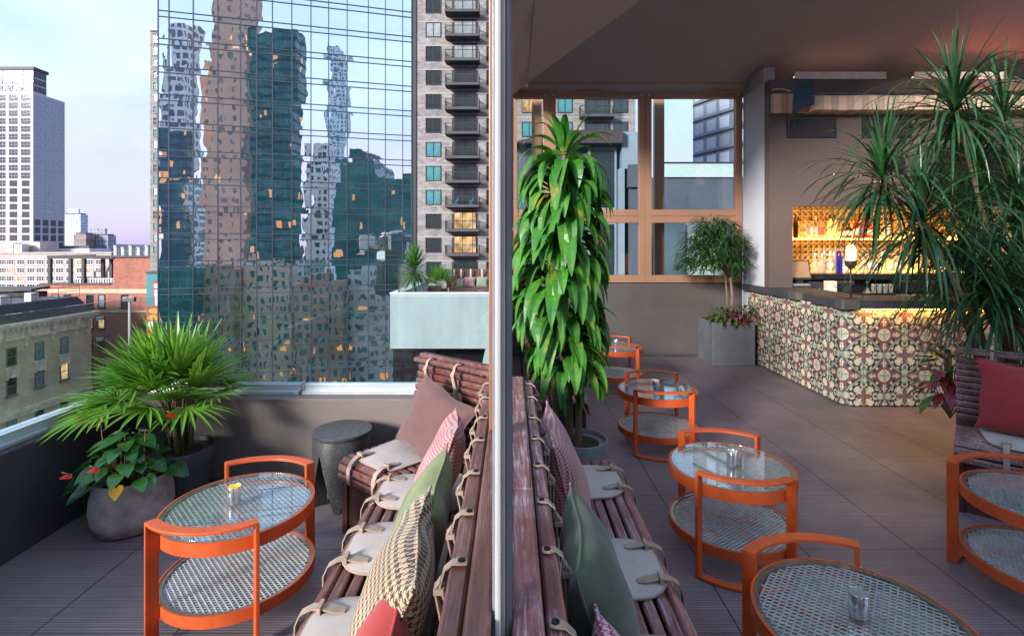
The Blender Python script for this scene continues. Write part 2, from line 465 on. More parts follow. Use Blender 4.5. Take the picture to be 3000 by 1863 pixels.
# far small blocks by the river
def farblock(label, x0, x1, ytop, Y, wall, glass, px=4, pz=3.4, dep=9, wx=.6, wz=.55, lit=.0, steps=()):
    g = gridmat('far facade', wall, glass, px, pz, wx, wz, lit)
    b = thing('apartment_block', label, 'building', (sx((x0+x1)/2, Y), Y, -60))
    MB().bx(sx(x0,Y), sx(x1,Y), Y, Y+dep, -60, sz(ytop,Y)).build('wall', g, b, world=True)
    for a0, a1, yt in steps: MB().bx(sx(a0,Y), sx(a1,Y), Y+3, Y+dep-4, sz(ytop,Y), sz(yt,Y)).build('penthouse', g, b, world=True)
    MB().bx(sx(x0,Y)+1, sx(x1,Y)-1, Y+1, Y+dep-1, sz(ytop,Y), sz(ytop,Y)+1.2).build('roof', M_tar, b, world=True)
    return b
farblock('pale slender distant apartment slab right beside the white tower', 186, 236, 628, 520, (.5,.53,.6), (.25,.33,.42), 3.2, 3.2, steps=((192,222,612),))
farblock('small distant brown brick block with a teal corner', 216, 252, 686, 420, (.25,.14,.12), (.12,.18,.22), 3, 3.2)
farblock('distant grey stepped apartment block nearest the river', 252, 316, 690, 430, (.27,.27,.31), (.12,.16,.22), 3, 3.2, steps=((254,300,669),))
farblock('low white rooftop block below the distant towers', 150, 262, 728, 230, (.55,.55,.6), (.3,.34,.4), 5, 3.5, dep=12, steps=((200,255,724),))

# ================================================================ cream six storey building
cb = thing('apartment_building', 'long cream building with rows of small white sash windows', 'building', (-165, 187, -60))
zt = sz(743, 187)
MB().bx(-200, sx(326,187), 187, 196, -60, zt).build('wall', M_cream, cb, world=True)
MB().bx(-200.3, sx(326,187)+.3, 186.7, 196.3, zt, zt+.5).build('cornice', M_cream, cb, world=True)
MB().bx(-200, sx(80,187), 192, 200, zt+.5, sz(708,187)).build('plant_room', M_cream, cb, world=True)
wmC = win_meshes('window', 2.9, 1.75, 3, 2, M_wframe, [M_pane, M_panewarm], .13, True)
for r_, yb in enumerate((775, 799, 823, 846, 870)):
    for c_, xx in enumerate((-16, 9, 30, 61, 91, 118, 147, 175, 205, 236, 262, 292)):
        window(cb, wmC, (sx(xx,187)+165, 0, sz(yb,187)+60), 0, M_panewarm if (r_*7+c_) in (2*7+3, 9) else M_pane)
for i,(xx,zz) in enumerate(((8,712),(30,716))):
    o = MB().bx(sx(xx,187),sx(xx+26,187),188,191,zt+.5,sz(zz,187)).bx(sx(xx+3,187),sx(xx+22,187),187.9,188,zt+.9,sz(zz+4,187)).build('rooftop_chiller', M_galv)
    tag(o, ('grey louvred chiller at the left edge of the cream building roof','grey louvred chiller on the cream roof, further right')[i], 'chiller')

# ================================================================ red brick building
rb = thing('brick_building', 'red brick building with pale stone bands and a rooftop steel frame', 'building', (-55, 75, -60))
Yb = 75
MB().bx(sx(118,Yb), sx(442,Yb), Yb, 95, -60, sz(831,Yb)).build('wall', M_redbrick, rb, world=True)
MB().bx(sx(324,Yb), sx(440,Yb), Yb+.5, 88, sz(831,Yb), sz(754,Yb)).build('penthouse', M_redbrick, rb, world=True)
MB().bx(sx(322,Yb), sx(446,Yb), Yb+.2, 88.3, sz(754,Yb), sz(750,Yb)).build('penthouse_roof', M_tar, rb, world=True)
MB().bx(sx(118,Yb), sx(442,Yb), Yb-.12, Yb+.1, sz(859,Yb), sz(847,Yb)).build('stone_band', M_band, rb, world=True)
MB().bx(sx(160,Yb), sx(442,Yb), Yb-.10, Yb+.1, sz(915,Yb), sz(909,Yb)).build('stone_band', M_band, rb, world=True)
MB().bx(sx(118,Yb), sx(324,Yb), Yb-.2, Yb+.3, sz(833,Yb), sz(830,Yb)).build('coping', M_tar, rb, world=True)
for px_ in (136, 197, 236, 267, 292): MB().bx(sx(px_-4,Yb), sx(px_+4,Yb), Yb+.4+(1.6 if px_>250 else 0), Yb+.8+(1.6 if px_>250 else 0), sz(831,Yb), sz(752,Yb)).build('steel_post', M_iron, rb, world=True)
MB().bx(sx(132,Yb), sx(325,Yb), Yb+.3, Yb+.9, sz(758,Yb), sz(749,Yb)).bx(sx(132,Yb), sx(136,Yb), Yb+.9, Yb+9, sz(758,Yb), sz(749,Yb)).bx(sx(240,Yb), sx(325,Yb), Yb+1.9, Yb+2.3, sz(760,Yb), sz(752,Yb)).build('steel_beam', M_iron, rb, world=True)
fm = MB()
for i in range(16):
    x = 208 + i*7.6; fm.bx(sx(x,Yb),sx(x+1.2,Yb),Yb+.7,Yb+.8,sz(831,Yb),sz(817,Yb))
fm.bx(sx(208,Yb),sx(324,Yb),Yb+.7,Yb+.8,sz(818,Yb),sz(816,Yb)).bx(sx(208,Yb),sx(324,Yb),Yb+.82,Yb+.86,sz(829,Yb),sz(820,Yb))
fm.build('roof_railing', M_galv, rb, world=True)
wmD = win_meshes('window', .98, 1.85, 1, 2, M_dframe, [M_pane, M_panecurt, M_panewarm], .07, True)
Zs = (900, 962, 1022, 1083, 1143)
acm = MB().bx(-.42,.42,-.45,.0,0,.5).bx(-.36,.1,-.46,-.45,.06,.44).mesh('ac_unit', M_wframe)
for r_, yb in enumerate(Zs):
    for c_, xx in enumerate((162, 197, 263, 298, 365)):
        if c_ == 4 and r_ > 0: continue
        if c_ < 2 and r_ > 1: continue
        o = window(rb, wmD, (sx(xx,Yb)+55, 0, sz(yb,Yb)+60), 0, M_panewarm if (r_,c_) in ((1,2),(1,3)) else (M_panecurt if (r_+c_)%3==0 else M_pane))
        if c_ in (2,3) and r_ in (1,2): inst('ac_unit', acm, o, (0,-.05,1.25))
for i, x in enumerate((343, 365, 387, 411, 435)):
    o = MB().lathe([(.42,0),(.42,1.7-.25*(i%2)),(.5,1.75-.25*(i%2)),(.5,1.9-.25*(i%2))], 12, (sx(x,78), 78, sz(752,78)-.2)).build('roof_vent_pipe', M_galv, smooth=False)
    tag(o, 'grey vent pipe on the brick penthouse roof, %s of five' % ('leftmost','second from left','the middle','fourth from left','rightmost')[i], 'vent pipe', 'vent pipes on the brick penthouse')
# tent-roofed shelter on that roof
sh = thing('roof_shelter', 'small rooftop shelter with a sloping pale canopy behind the brick building steel posts', 'shelter', (sx(292,80), 80, sz(831,80)))
MB().add([(sx(275,80),80,sz(795,80)),(sx(312,80),80,sz(795,80)),(sx(312,80),83,sz(795,80)),(sx(275,80),83,sz(795,80)),(sx(300,80),81.5,sz(768,80))],[(0,1,4),(1,2,4),(2,3,4),(3,0,4),(3,2,1,0)]).build('canopy', M_cream, sh, world=True)
for x in (276, 311): MB().bx(sx(x,80)-.08,sx(x,80)+.08,80,80.2,sz(831,80),sz(795,80)).build('post', M_iron, sh, world=True)

# ================================================================ dark boarded penthouse
SX = -61.95
sd = thing('boarded_shed', 'dark boarded rooftop shed with a low sloping roof left of the brick building', 'shed', (-64, 66, -60))
Ys = 66
MB().bx(-85, SX, Ys, 68, -60, sz(856,Ys)).build('wall', M_darkwood, sd, world=True)
zq = sz(858,Ys)
MB().add([(-85,Ys-.5,zq-.1),(SX+.2,Ys-.5,zq+.25),(SX+.2,68.2,zq+.45),(-85,68.2,zq+.1),(-85,Ys-.5,zq+.2),(SX+.2,Ys-.5,zq+.55),(SX+.2,68.2,zq+.75),(-85,68.2,zq+.4)],
  [(3,2,1,0),(4,5,6,7),(0,1,5,4),(1,2,6,5),(2,3,7,6),(3,0,4,7)]).build('roof', M_tar, sd, world=True)
wmE = win_meshes('window', 1.75, 1.15, 2, 1, M_tanbrick, [M_pane], .14)
for xx in (72, -2): window(sd, wmE, (sx(xx,Ys)+64, 0, sz(901,Ys)+60), 0, M_pane)

# ================================================================ ornate stone building, facade square to the parapet
ob = thing('ornate_building', 'old buff stone building with a carved cornice and black mansard roof', 'building', (-55, 58, -60))
GX = -55; Y0, Y1 = 44, 66.5
zc = -7.0
MB().bx(-75, GX, Y0, Y1, -60, zc-.6).build('wall', M_tanbrick, ob, world=True)
MB().add([(GX+.2,Y0,zc+.15),(GX+.2,Y1+.2,zc+.15),(GX-.9,Y1-.9,zc+2.15),(GX-.9,Y0,zc+2.15),(-75,Y0,zc+.15),(-75,Y1+.2,zc+.15),(-75,Y1-.9,zc+2.15),(-75,Y0,zc+2.15)],
  [(0,1,2,3),(1,5,6,2),(3,2,6,7),(0,3,7,4),(4,5,1,0)]).build('roof', M_slate, ob, world=True)
c_ = MB()
for d, z0, z1 in ((.95,-.12,.16),(.75,-.4,-.12),(.35,-.75,-.4),(.2,-1.75,-1.55),(.12,-1.55,-.75)): c_.bx(GX-.4,GX+d,Y0,Y1+d*.6,zc+z0,zc+z1)
y = Y0+.3
while y < Y1: c_.bx(GX,GX+.62,y,y+.26,zc-.62,zc-.40); y += .62
c_.build('cornice', M_stone, ob, world=True)
br = MB()
for yy in (47.5,51.0,54.3,57.6,60.9,64.2,66.0):
    br.bx(GX,GX+.55,yy-.25,yy+.25,zc-1.35,zc-.42).bx(GX,GX+.42,yy-.2,yy+.2,zc-1.9,zc-1.35).bx(GX,GX+.25,yy-.14,yy+.14,zc-2.6,zc-1.9)
br.build('bracket', M_stone, ob, world=True, bevel=.06)
qn = MB()
for i in range(24): qn.bx(GX-.2,GX+.10,Y1-(1.3 if i%2 else 1.0),Y1+.08,zc-1.9-i*.62,zc-1.9-i*.62+.54)
qn.build('quoin', M_tanbrick, ob, world=True)
MB().bx(GX-.1,GX+.28,Y0,Y1+.1,-16.9,-16.55).bx(GX-.1,GX+.18,Y0,Y1+.1,-17.4,-16.9).build('string_course', M_stone, ob, world=True)
wmG = win_meshes('window', 1.15, 2.05, 1, 2, M_gframe, [M_pane, M_panecurt, M_panewarm], .10, True)
surm = MB().bx(-.85,.85,-.3,.02,.95,1.15).bx(-.75,.75,-.2,.02,.75,.95).bx(-.62,.62,-.14,.02,-.1,.75).bx(-.25,.25,-.3,.02,-.1,.6).bx(-.7,-.5,-.22,.02,-.25,.75).bx(.5,.7,-.22,.02,-.25,.75).mesh('carved_panel', M_stone)
rl = MB()
for i in range(9): rl.bx(-.8+i*.2-.015,-.8+i*.2+.015,-.55,-.52,0,.62)
rl.bx(-.82,.82,-.56,-.51,.6,.65).bx(-.82,.82,-.55,0,-.06,0).bx(-.82,-.78,-.55,0,.58,.64).bx(.78,.82,-.55,0,.58,.64)
rlm = rl.mesh('window_railing', M_iron)
zrow = (-11.55, -14.75, -19.35, -22.7)
for r_, z in enumerate(zrow):
    for i, yy in enumerate((49.4, 52.7, 56.0, 59.3, 62.6)):
        pm = {(1,4):M_panewarm,(0,3):M_panecurt}.get((r_,i), M_pane if (r_*5+i)%4 else M_panecurt)
        o = window(ob, wmG, (0, yy-58, z+60), R(90), pm)
        if r_ == 0: inst('carved_panel', surm, ob, (0, yy-58, z+60-1.15), R(90))
        if r_ == 2: inst('window_railing', rlm, o)
for i, yy in enumerate((53.2, 56.8, 60.4)):
    o = MB().bx(GX-2.3,GX-1.5,yy-.5,yy+.5,zc+2.15,zc+3.1).lathe([(.3,0),(.3,.03)],16,M=Matrix.Translation((GX-1.5,yy,zc+2.65)) @ Matrix.Rotation(R(90),4,'Y')).build('roof_ac_unit', M_wframe)
    tag(o, 'white air conditioner on the black mansard roof, %s of three' % ('nearest','the middle','farthest')[i], 'air conditioner', 'air conditioners on the mansard roof')
# rail of pipe behind the mansard edge
rr = MB()
for yy in (45,48,51,54,57,60,63,66): rr.tube([(GX-1,yy,zc+2.1),(GX-1,yy,zc+3.5)], .03, 5)
rr.tube([(GX-1,44,zc+3.5),(GX-1,66,zc+3.5)], .03, 5).tube([(GX-1,44,zc+2.9),(GX-1,66,zc+2.9)], .025, 5)
tag(rr.build('roof_railing', M_iron), 'thin dark pipe railing along the edge of the black mansard roof', 'railing')

# ================================================================ building with the painted mural
mb_ = thing('mural_building', 'narrow building end wall painted with a teal, orange and white mural', 'building', (-43, 61.5, -60))
Ym = 61.5
MB().bx(sx(429,Ym), -41.95, Ym, 63.4, -60, sz(800,Ym)).build('wall', M_redbrick, mb_, world=True)
MB().bx(sx(428,Ym), -41.93, Ym-.2, 63.45, sz(800,Ym), sz(795,Ym)).build('coping', M_tar, mb_, world=True)
TE, MR, OR, WH = (.015,.22,.25), (.33,.06,.05), (.62,.27,.05), (.68,.66,.68)
mw, mh = sx(470,Ym)-sx(431,Ym), sz(803,Ym)-sz(1060,Ym)
def mural(u, v):
    k = Ym/F; x = u/k; y = (mh-v)/k       # x 0..69, y 0..257 downwards, in wall units
    if y < 92 and x < 16 + .02*y: return TE
    if y < 18: return TE
    if y < 95:
        if x < 19 + y*.05: return MR
        if 24 < y < 46 and x > 21 and abs((x-21)-.0*y) < 60: return WH if 28 < y < 40 else MR
        if 46 <= y < 64: return WH if x > 22 else MR
        if 64 <= y < 92 and x > 24: return WH if math.hypot(x-44, y-76) < 24 else MR
        return MR
    for cx, cy, rx, ry in ((22,108,20,9),(18,128,19,10),(20,164,20,11),(16,184,18,8)):
        dd = math.hypot((x-cx)/rx, (y-cy)/ry)
        if dd < .86: return OR
        if dd < 1.05: return MR
    if y > 138 and x > 3 + (y-138)*.12: return WH if (int((y+x*.4)/9) % 3) else (.30,.16,.22)
    return MR
o = colgrid('mural_painting', (sx(431,Ym),Ym-.06,sz(1060,Ym)), (mw,0,0), (0,0,mh), 60, 260, mural, vcolmat('mural paint', .7), mb_, world=True)

# ================================================================ slim tower beside the glass slab
st = thing('slim_tower', 'thin beige tower edge with one column of teal windows beside the glass curtain wall', 'tower', (-44, 64.5, -60))
MB().bx(sx(440,64.5), -42.6, 64.5, 67, -60, sz(92,64.5)).build('wall', M_greybrick, st, world=True)
MB().bx(sx(439,64.5), -42.5, 64.3, 67.2, sz(92,64.5), sz(86,64.5)).build('cornice', M_whitewall, st, world=True)
wmI = win_meshes('window', .62, 1.0, 1, 2, M_gframe, [M_paneteal, M_panecurt, M_pane], .06)
for i in range(19): window(st, wmI, (sx(456,64.5)+44, 0, sz(128+i*34.2,64.5)+60), 0, (M_paneteal, M_panecurt, M_paneteal, M_pane)[i%4])

# ================================================================ curtain wall
A2 = Vector((-41.7, 60)); T2 = Vector((3.66, 1)).normalized(); N2 = Vector((T2.y, -T2.x)); FA = math.atan2(T2.y, T2.x)
def s_of(px):
    k = (px-VX)/F
    return (k*A2.y - A2.x)/(T2.x - k*T2.y)
cwo = thing('glass_tower', 'huge mirror glass curtain wall reflecting the skyline', 'tower', (A2.x, A2.y, 0), FA)
vx = [s_of(p) for p in (463, 495, 566, 638, 705, 752, 798, 855, 911, 963, 1017, 1079, 1129, 1180, 1206)]
def glassfacade(name, tint, base, refl, bstr):
    t = NT(name); v = t.coord((1,1,1))
    n1 = t.noise(t.coord((.45,1,.26)), 1.0, 2, .45, .3); n2 = t.noise(t.coord((.16,1,.12)), 1.0, 1)
    hgt = t.math('ADD', n1, t.math('MULTIPLY', n2, 1.5))
    nm = t.bump(hgt, 1.0, bstr)
    g = t.n('ShaderNodeBsdfGlossy'); g.inputs['Roughness'].default_value = .008; t.link(tint, g.inputs[0]); t.link(nm, g.inputs['Normal'])
    col = t.mix(t.ramp(t.noise(t.coord((.3,1,.3)), 1, 3), .35, .65), base, scale3(base, 2.6))
    sp = t.n('ShaderNodeSeparateXYZ'); t.link(t.coord(), sp.inputs[0])
    pleat = t.math('SINE', t.math('MULTIPLY', sp.outputs[0], 26.0))
    cur = t.math('MULTIPLY', t.ramp(pleat, -.2, .9), t.ramp(t.noise(t.coord((.22,1,.32)), 1, 1), .52, .60))
    col = t.mix(t.math('MULTIPLY', cur, .8), col, (.10,.32,.33))
    d = t.principled(col, .4, 0, None)
    mx = t.n('ShaderNodeMixShader'); mx.inputs[0].default_value = refl
    t.t.links.new(d, mx.inputs[1]); t.t.links.new(g.outputs[0], mx.inputs[2])
    return t.done(mx.outputs[0])
M_cw = glassfacade('mirror glass', (.93,.98,1.0), (.006,.05,.058), .83, .0105)
M_cws = glassfacade('mirror spandrel glass', (.91,.97,1.0), (.010,.06,.07), .81, .0105)
M_mull = mat('grey aluminium mullion', (.045,.06,.08), .4, .2)
MB().bx(.05, vx[-1]-.02, .12, 22, -60, 58).build('core', M_panedark, cwo)
rows = [5.70 + 3.28*i for i in range(-9, 11)]
pan = []
random.seed(11)
def pane_mb(mbx, x0, x1, z0, z1, tilt):
    a, b = (random.uniform(-tilt,tilt) for _ in range(2)); w_, h_ = (x1-x0)/2, (z1-z0)/2
    mbx.add([(x0,.03+(-a*w_-b*h_),z0),(x1,.03+(a*w_-b*h_),z0),(x1,.03+(a*w_+b*h_),z1),(x0,.03+(-a*w_+b*h_),z1)], [(0,1,2,3)])
rest = MB(); sprest = MB(); n_p = 0
for i, z in enumerate(rows):
    for c in range(len(vx)-1):
        big = (vx[c+1]-vx[c] > 1.9) and n_p < 98 and -2 <= i-9 <= 8
        if big:
            q = MB(); pane_mb(q, vx[c], vx[c+1], z+.72, z+3.28, .0048); q.build('glass_pane', M_cw, cwo); n_p += 1
        else: pane_mb(rest, vx[c], vx[c+1], z+.72, z+3.28, .0048)
        pane_mb(sprest, vx[c], vx[c+1], z, z+.72, .004)
tag(rest.build('glass_pane', M_cw, cwo), None, None, kind='stuff')
tag(sprest.build('spandrel_glass', M_cws, cwo), None, None, kind='stuff')
for x in vx: MB().bx(x-.055,x+.055,-.06,.12,rows[0],rows[-1]+3.28).build('mullion', M_mull, cwo)
for z in rows: MB().bx(vx[0],vx[-1],-.05,.11,z-.05,z+.05).bx(vx[0],vx[-1],-.05,.11,z+.66,z+.76).build('transom', M_mull, cwo)
MB().bx(vx[-1]-.02, vx[-1]+.42, -.1, 22, -60, 58).build('corner_pier', mat('dark blue metal pier', (.04,.06,.085), .4, .4), cwo)

# ---- the city behind the photographer, which the curtain wall mirrors
def mirror(p):
    q = Vector(p[:2]); d = (q-A2).dot(N2); q = q - 2*d*N2
    return Vector((q.x, q.y, p[2] if len(p) > 2 else 0))
def behind(name, label, x0, x1, ytop, Yv, dep, m, cat='tower', steps=()):
    """stands behind the photographer; seen only as a mirror image at depth Yv"""
    c = mirror((sx((x0+x1)/2, Yv), Yv + dep/2)); wd = sx(x1,Yv)-sx(x0,Yv)
    o = thing(name, label, cat, (c.x, c.y, -60), 2*FA)
    MB().bx(-wd/2,wd/2,-dep/2,dep/2,0,sz(ytop,Yv)+60).build('wall', m, o)
    for a0, a1, yt in steps:
        cx = -(sx((a0+a1)/2,Yv)-sx((x0+x1)/2,Yv)); hw = (sx(a1,Yv)-sx(a0,Yv))/2
        MB().bx(cx-hw,cx+hw,-dep/2+1,dep/2-1,sz(ytop,Yv)+60,sz(yt,Yv)+60).build('upper_storeys', m, o)
    return o
G1 = gridmat('lattice tower', (.80,.80,.86), (.07,.08,.11), 3.0, 3.4, .62, .68, .0, grough=.2)
G2 = gridmat('rose stone tower', (.80,.43,.30), (.20,.14,.13), 4.2, 3.6, .30, .48, .02, ls=.5)
G3 = gridmat('blue green glass tower', (.006,.03,.04), (.012,.08,.10), 1.7, 3.4, .86, .66, .03, ls=.4, litcol=(1,.36,.07))
G4 = gridmat('pale grid tower', (.80,.84,.85), (.10,.22,.26), 4.6, 4.0, .62, .66, .0)
G5 = gridmat('white gabled tower', (.85,.80,.78), (.06,.08,.10), 3.4, 3.4, .5, .55, .0)
G6 = gridmat('teal office block', (.02,.14,.13), (.012,.065,.07), 1.8, 3.4, .8, .7, .025, ls=.4, litcol=(1,.38,.08))
G7 = gridmat('buff hotel', (.55,.40,.27), (.02,.09,.095), 2.8, 3.3, .40, .58, .05, ls=.4, litcol=(1,.38,.08))
G8 = gridmat('navy tower', (.02,.05,.09), (.015,.06,.12), 1.7, 3.4, .8, .6, .12, ls=.45, litcol=(1,.36,.07))
behind('reflected_tower', 'steel lattice tower mirrored at the left edge of the curtain wall', 484, 548, 62, 190, 8, G1)
behind('reflected_tower', 'navy glass tower with lit floors, mirrored below the lattice tower', 470, 540, 380, 186, 3, G8)
behind('reflected_tower', 'rose stone skyscraper mirrored as a broad pink column', 612, 722, -220, 180, 8, G2, steps=((630,705,-330),))
behind('reflected_tower', 'lower shoulder of rose stone beside the mirrored pink skyscraper', 598, 622, 175, 183, 6, G2)
behind('reflected_tower', 'blue green glass tower with glowing offices mirrored in the middle of the curtain wall', 735, 862, 86, 176, 8, G3)
behind('reflected_tower', 'slender pale grid tower mirrored as a wavy column', 958, 1004, 137, 420, 12, G4)
behind('reflected_tower', 'pale tower with a chamfered top mirrored lower than the slender one', 900, 966, 428, 230, 8, G5, steps=((915,968,410),))
behind('reflected_tower', 'teal glass block mirrored right of the pale towers', 985, 1105, 470, 190, 20, G6, steps=((1015,1060,448),))
behind('reflected_tower', 'low teal block mirrored at the right edge of the curtain wall', 1080, 1225, 515, 180, 20, G6)
behind('reflected_tower', 'distant pale block mirrored between the lattice and pink towers', 560, 606, 560, 300, 20, G4)
G7b = gridmat('brown brick hotel', (.34,.19,.12), (.02,.07,.075), 2.4, 3.3, .42, .58, .06, ls=.5, litcol=(1,.40,.08))
G7c = gridmat('grey stone block', (.42,.40,.37), (.02,.08,.085), 3.8, 3.6, .55, .50, .03, ls=.4, litcol=(1,.40,.08))
behind('reflected_building', 'brown brick hotel mirrored at the lower left of the curtain wall', 545, 690, 800, 166, 6, G7b, 'building', steps=((580,650,772),))
behind('reflected_building', 'buff hotel with a bowed top mirrored low in the middle of the curtain wall', 698, 850, 778, 172, 6, G7, 'building', steps=((730,810,752),))
behind('reflected_building', 'low brown brick building mirrored beneath the pale gabled tower', 858, 1010, 826, 163, 6, G7b, 'building', steps=((905,985,806),))
behind('reflected_building', 'grey stone block mirrored at the lower right of the curtain wall', 1018, 1200, 800, 168, 6, G7c, 'building', steps=((1080,1150,784),))
behind('reflected_building', 'dark teal block mirrored at the lower left of the curtain wall', 455, 560, 780, 160, 6, G6, 'building')
behind('reflected_building', 'pale roofed block mirrored above the long buff hotel', 700, 900, 765, 176, 14, gridmat('pale block', (.5,.47,.45), (.08,.1,.12), 4, 3.2, .4, .5, .05), 'building')

# ================================================================ brick apartment tower with balconies
Yk = 66.0; kx0, kx1 = sx(1212,Yk), sx(1862,Yk)
bt = thing('balcony_tower', 'grey brown brick apartment tower with stacked dark balconies', 'tower', (0, Yk, -60))
MB().bx(kx0, kx1, Yk, Yk+16, -60, 42).build('wall', M_greybrick, bt, world=True)
FH = 70.0/F*Yk
wmK = win_meshes('window', sx(1292,Yk)-sx(1247,Yk), 1.92, 2, 1, M_dframe, [M_pane, M_pancurtteal, M_panecurt], .09)
wmK2 = win_meshes('window', 1.9, 1.92, 2, 1, M_dframe, [M_pane, M_pancurtteal, M_panecurt, M_panewarm], .09)
grille = MB().bx(-.4,.4,-.02,.02,-.62,-.22)
for i in range(6): grille.bx(-.36+i*.13,-.31+i*.13,-.035,-.02,-.58,-.26)
grm = grille.mesh('vent_grille', M_greybrick)
door = MB(); 
dw = 2.9
for x in (-dw/2, -.35, .95, dw/2-.08): door.bx(x,x+.09,-.06,.02,0,2.2)
door.bx(-dw/2,dw/2,-.06,.02,2.12,2.2).bx(-dw/2,dw/2,-.05,.02,0,.06)
doorm = door.mesh('balcony_door', M_dframe)
glz = MB().add([(-dw/2,-.025,0),(dw/2,-.025,0),(dw/2,-.025,2.15),(-dw/2,-.025,2.15)],[(0,1,2,3)])
glm = {m: glz.mesh('pane', m) for m in (M_pane, M_panecurt, M_panewarm, M_pancurtteal)}
bw = (sx(1406,Yk)-sx(1307,Yk))
slabm = MB().bx(-bw/2,bw/2,-1.5,0,-.34,0).mesh('slab', mat('charcoal concrete', (.06,.06,.07), .8))
rg = MB()
for i in range(34): 
    x = -bw/2+.06+i*(bw-.12)/33; rg.bx(x-.014,x+.014,-1.47,-1.44,0,1.0)
for i in range(10):
    for sgn in (-1,1): rg.bx(sgn*(bw/2-.05)-.014,sgn*(bw/2-.05)+.014,-1.4+i*.15,-1.37+i*.15,0,1.0)
rg.bx(-bw/2,bw/2,-1.49,-1.42,1.0,1.07).bx(-bw/2,-bw/2+.06,-1.42,0,1.0,1.07).bx(bw/2-.06,bw/2,-1.42,0,1.0,1.07)
rgm = rg.mesh('railing', M_iron)
recm = MB().bx(-dw/2-.25,dw/2+.25,-.01,.02,-.1,2.42).mesh('recess', M_iron)
def balcony(xc, z, pm):
    s = inst('balcony', slabm, bt, (xc, 0, z+60))
    inst('railing', rgm, s); inst('recess', recm, s, (.25,0,0)); inst('balcony_door', doorm, s, (.25,-.02,.02)); inst('pane', glm[pm], s, (.25,-.02,.02))
    return s
xw, xb = (sx(1247,Yk)+sx(1292,Yk))/2, (sx(1307,Yk)+sx(1406,Yk))/2
curt = [M_pane, M_panecurt, M_pane, M_pane, M_pane, M_pane, M_pancurtteal, M_pancurtteal, M_pancurtteal, M_pane, M_pane]
for i in range(15):
    zw = sz(40,Yk) - i*FH
    window(bt, wmK, (xw, 0, zw+60), 0, curt[i % 11] if i < 11 else M_pane); inst('vent_grille', grm, bt, (xw, 0, zw+60))
    window(bt, wmK2, (sx(1446,Yk), 0, zw+60), 0, M_pane)
    balcony(xb, sz(42,Yk) - i*FH, M_panewarm if i in (9,10) else (M_panecurt if i in (0,1,2) else M_pane))
    if i < 8:
        window(bt, wmK2, (sx(1550,Yk), 0, zw-.5+60), 0, M_panewarm if i == 4 else M_pancurtteal)
        window(bt, wmK2, (sx(1655,Yk), 0, zw-.5+60), 0, M_pancurtteal)
        window(bt, wmK2, (sx(1818,Yk), 0, zw-.5+60), 0, M_pane)
        balcony(sx(1745,Yk), sz(42,Yk) - i*FH - .9, M_pane)
for i in range(15):
    pass
MB().bx(kx0-.02,kx0+.35,Yk-.15,Yk+.1,-60,42).build('downpipe', M_iron, bt, world=True)
bands = MB()
for i in range(15): bands.bx(kx0+.4,kx1,Yk-.012,Yk,sz(66,Yk)-i*FH,sz(66,Yk)-i*FH+.16)
bands.build('floor_band', mat('grey concrete band', (.30,.28,.28), .85), bt, world=True)
M_turq = mat('turquoise paint', (.02,.36,.42), .5)
for i, dx in enumerate((-.95, .95)):
    z0 = sz(42,Yk) - 8*FH; x0 = xb + .2 + dx
    c = MB()
    for s_ in (-1,1):
        c.beam((x0-.22,Yk-1.0+s_*.2,z0),(x0+.22,Yk-1.0+s_*.2,z0+.85),.05,.05).beam((x0+.22,Yk-1.0+s_*.2,z0),(x0-.2,Yk-1.0+s_*.2,z0+.45),.05,.05)
    c.bx(x0-.24,x0+.2,Yk-1.22,Yk-.78,z0+.43,z0+.48).bx(x0+.16,x0+.24,Yk-1.22,Yk-.78,z0+.6,z0+.9)
    tag(c.build('folding_chair', M_turq), 'turquoise folding chair on a tower balcony, %s of the pair' % ('left','right')[i], 'chair', 'turquoise balcony chairs')
# ================================================================ neighbouring terrace, across the gap
Yn = 18.0
M_pale = mat('pale blue grey render', (.275,.335,.355), .75, var=.16, vs=1.2, bump=.08, bs=30, stretch=(1.6,1,.35))
M_clear = glassmat('clear glass', (.93,.97,.96), .05)
M_balglass = glassmat('balustrade glass', (.92,.97,.96), .05)
M_redwood = mat('red brown stained wood', (.16,.055,.04), .5, var=.3, vs=4, stretch=(.4,3,3))
nt_ = thing('neighbour_terrace', 'pale blue rendered box terrace jutting out in front of the brick tower', 'terrace', (sx(1290,Yn), Yn, -3))
nx0, nx1 = sx(1143,Yn), 1.6; zt = sz(860,Yn)
nzb = sz(1021,Yn)
MB().bx(nx0, nx1, Yn, Yn+.25, nzb, zt).build('front_wall', M_pale, nt_, world=True)
MB().bx(nx0, nx0+.35, Yn+.25, Yn+6, nzb, zt).build('side_wall', M_pale, nt_, world=True)
MB().bx(nx0+.35, nx1, Yn+.25, Yn+6, zt-.75, zt-.55).build('terrace_floor', M_tar, nt_, world=True)
MB().bx(nx0+.35, nx1, Yn+.25, Yn+6, nzb, nzb+.2).build('soffit', M_tar, nt_, world=True)
MB().bx(nx0-.02, nx1, Yn-.02, Yn+.34, zt, zt+.03).bx(nx0-.02, nx0+.37, Yn+.34, Yn+6, zt, zt+.03).build('coping', mat('white metal coping', (.7,.74,.76), .4), nt_, world=True)
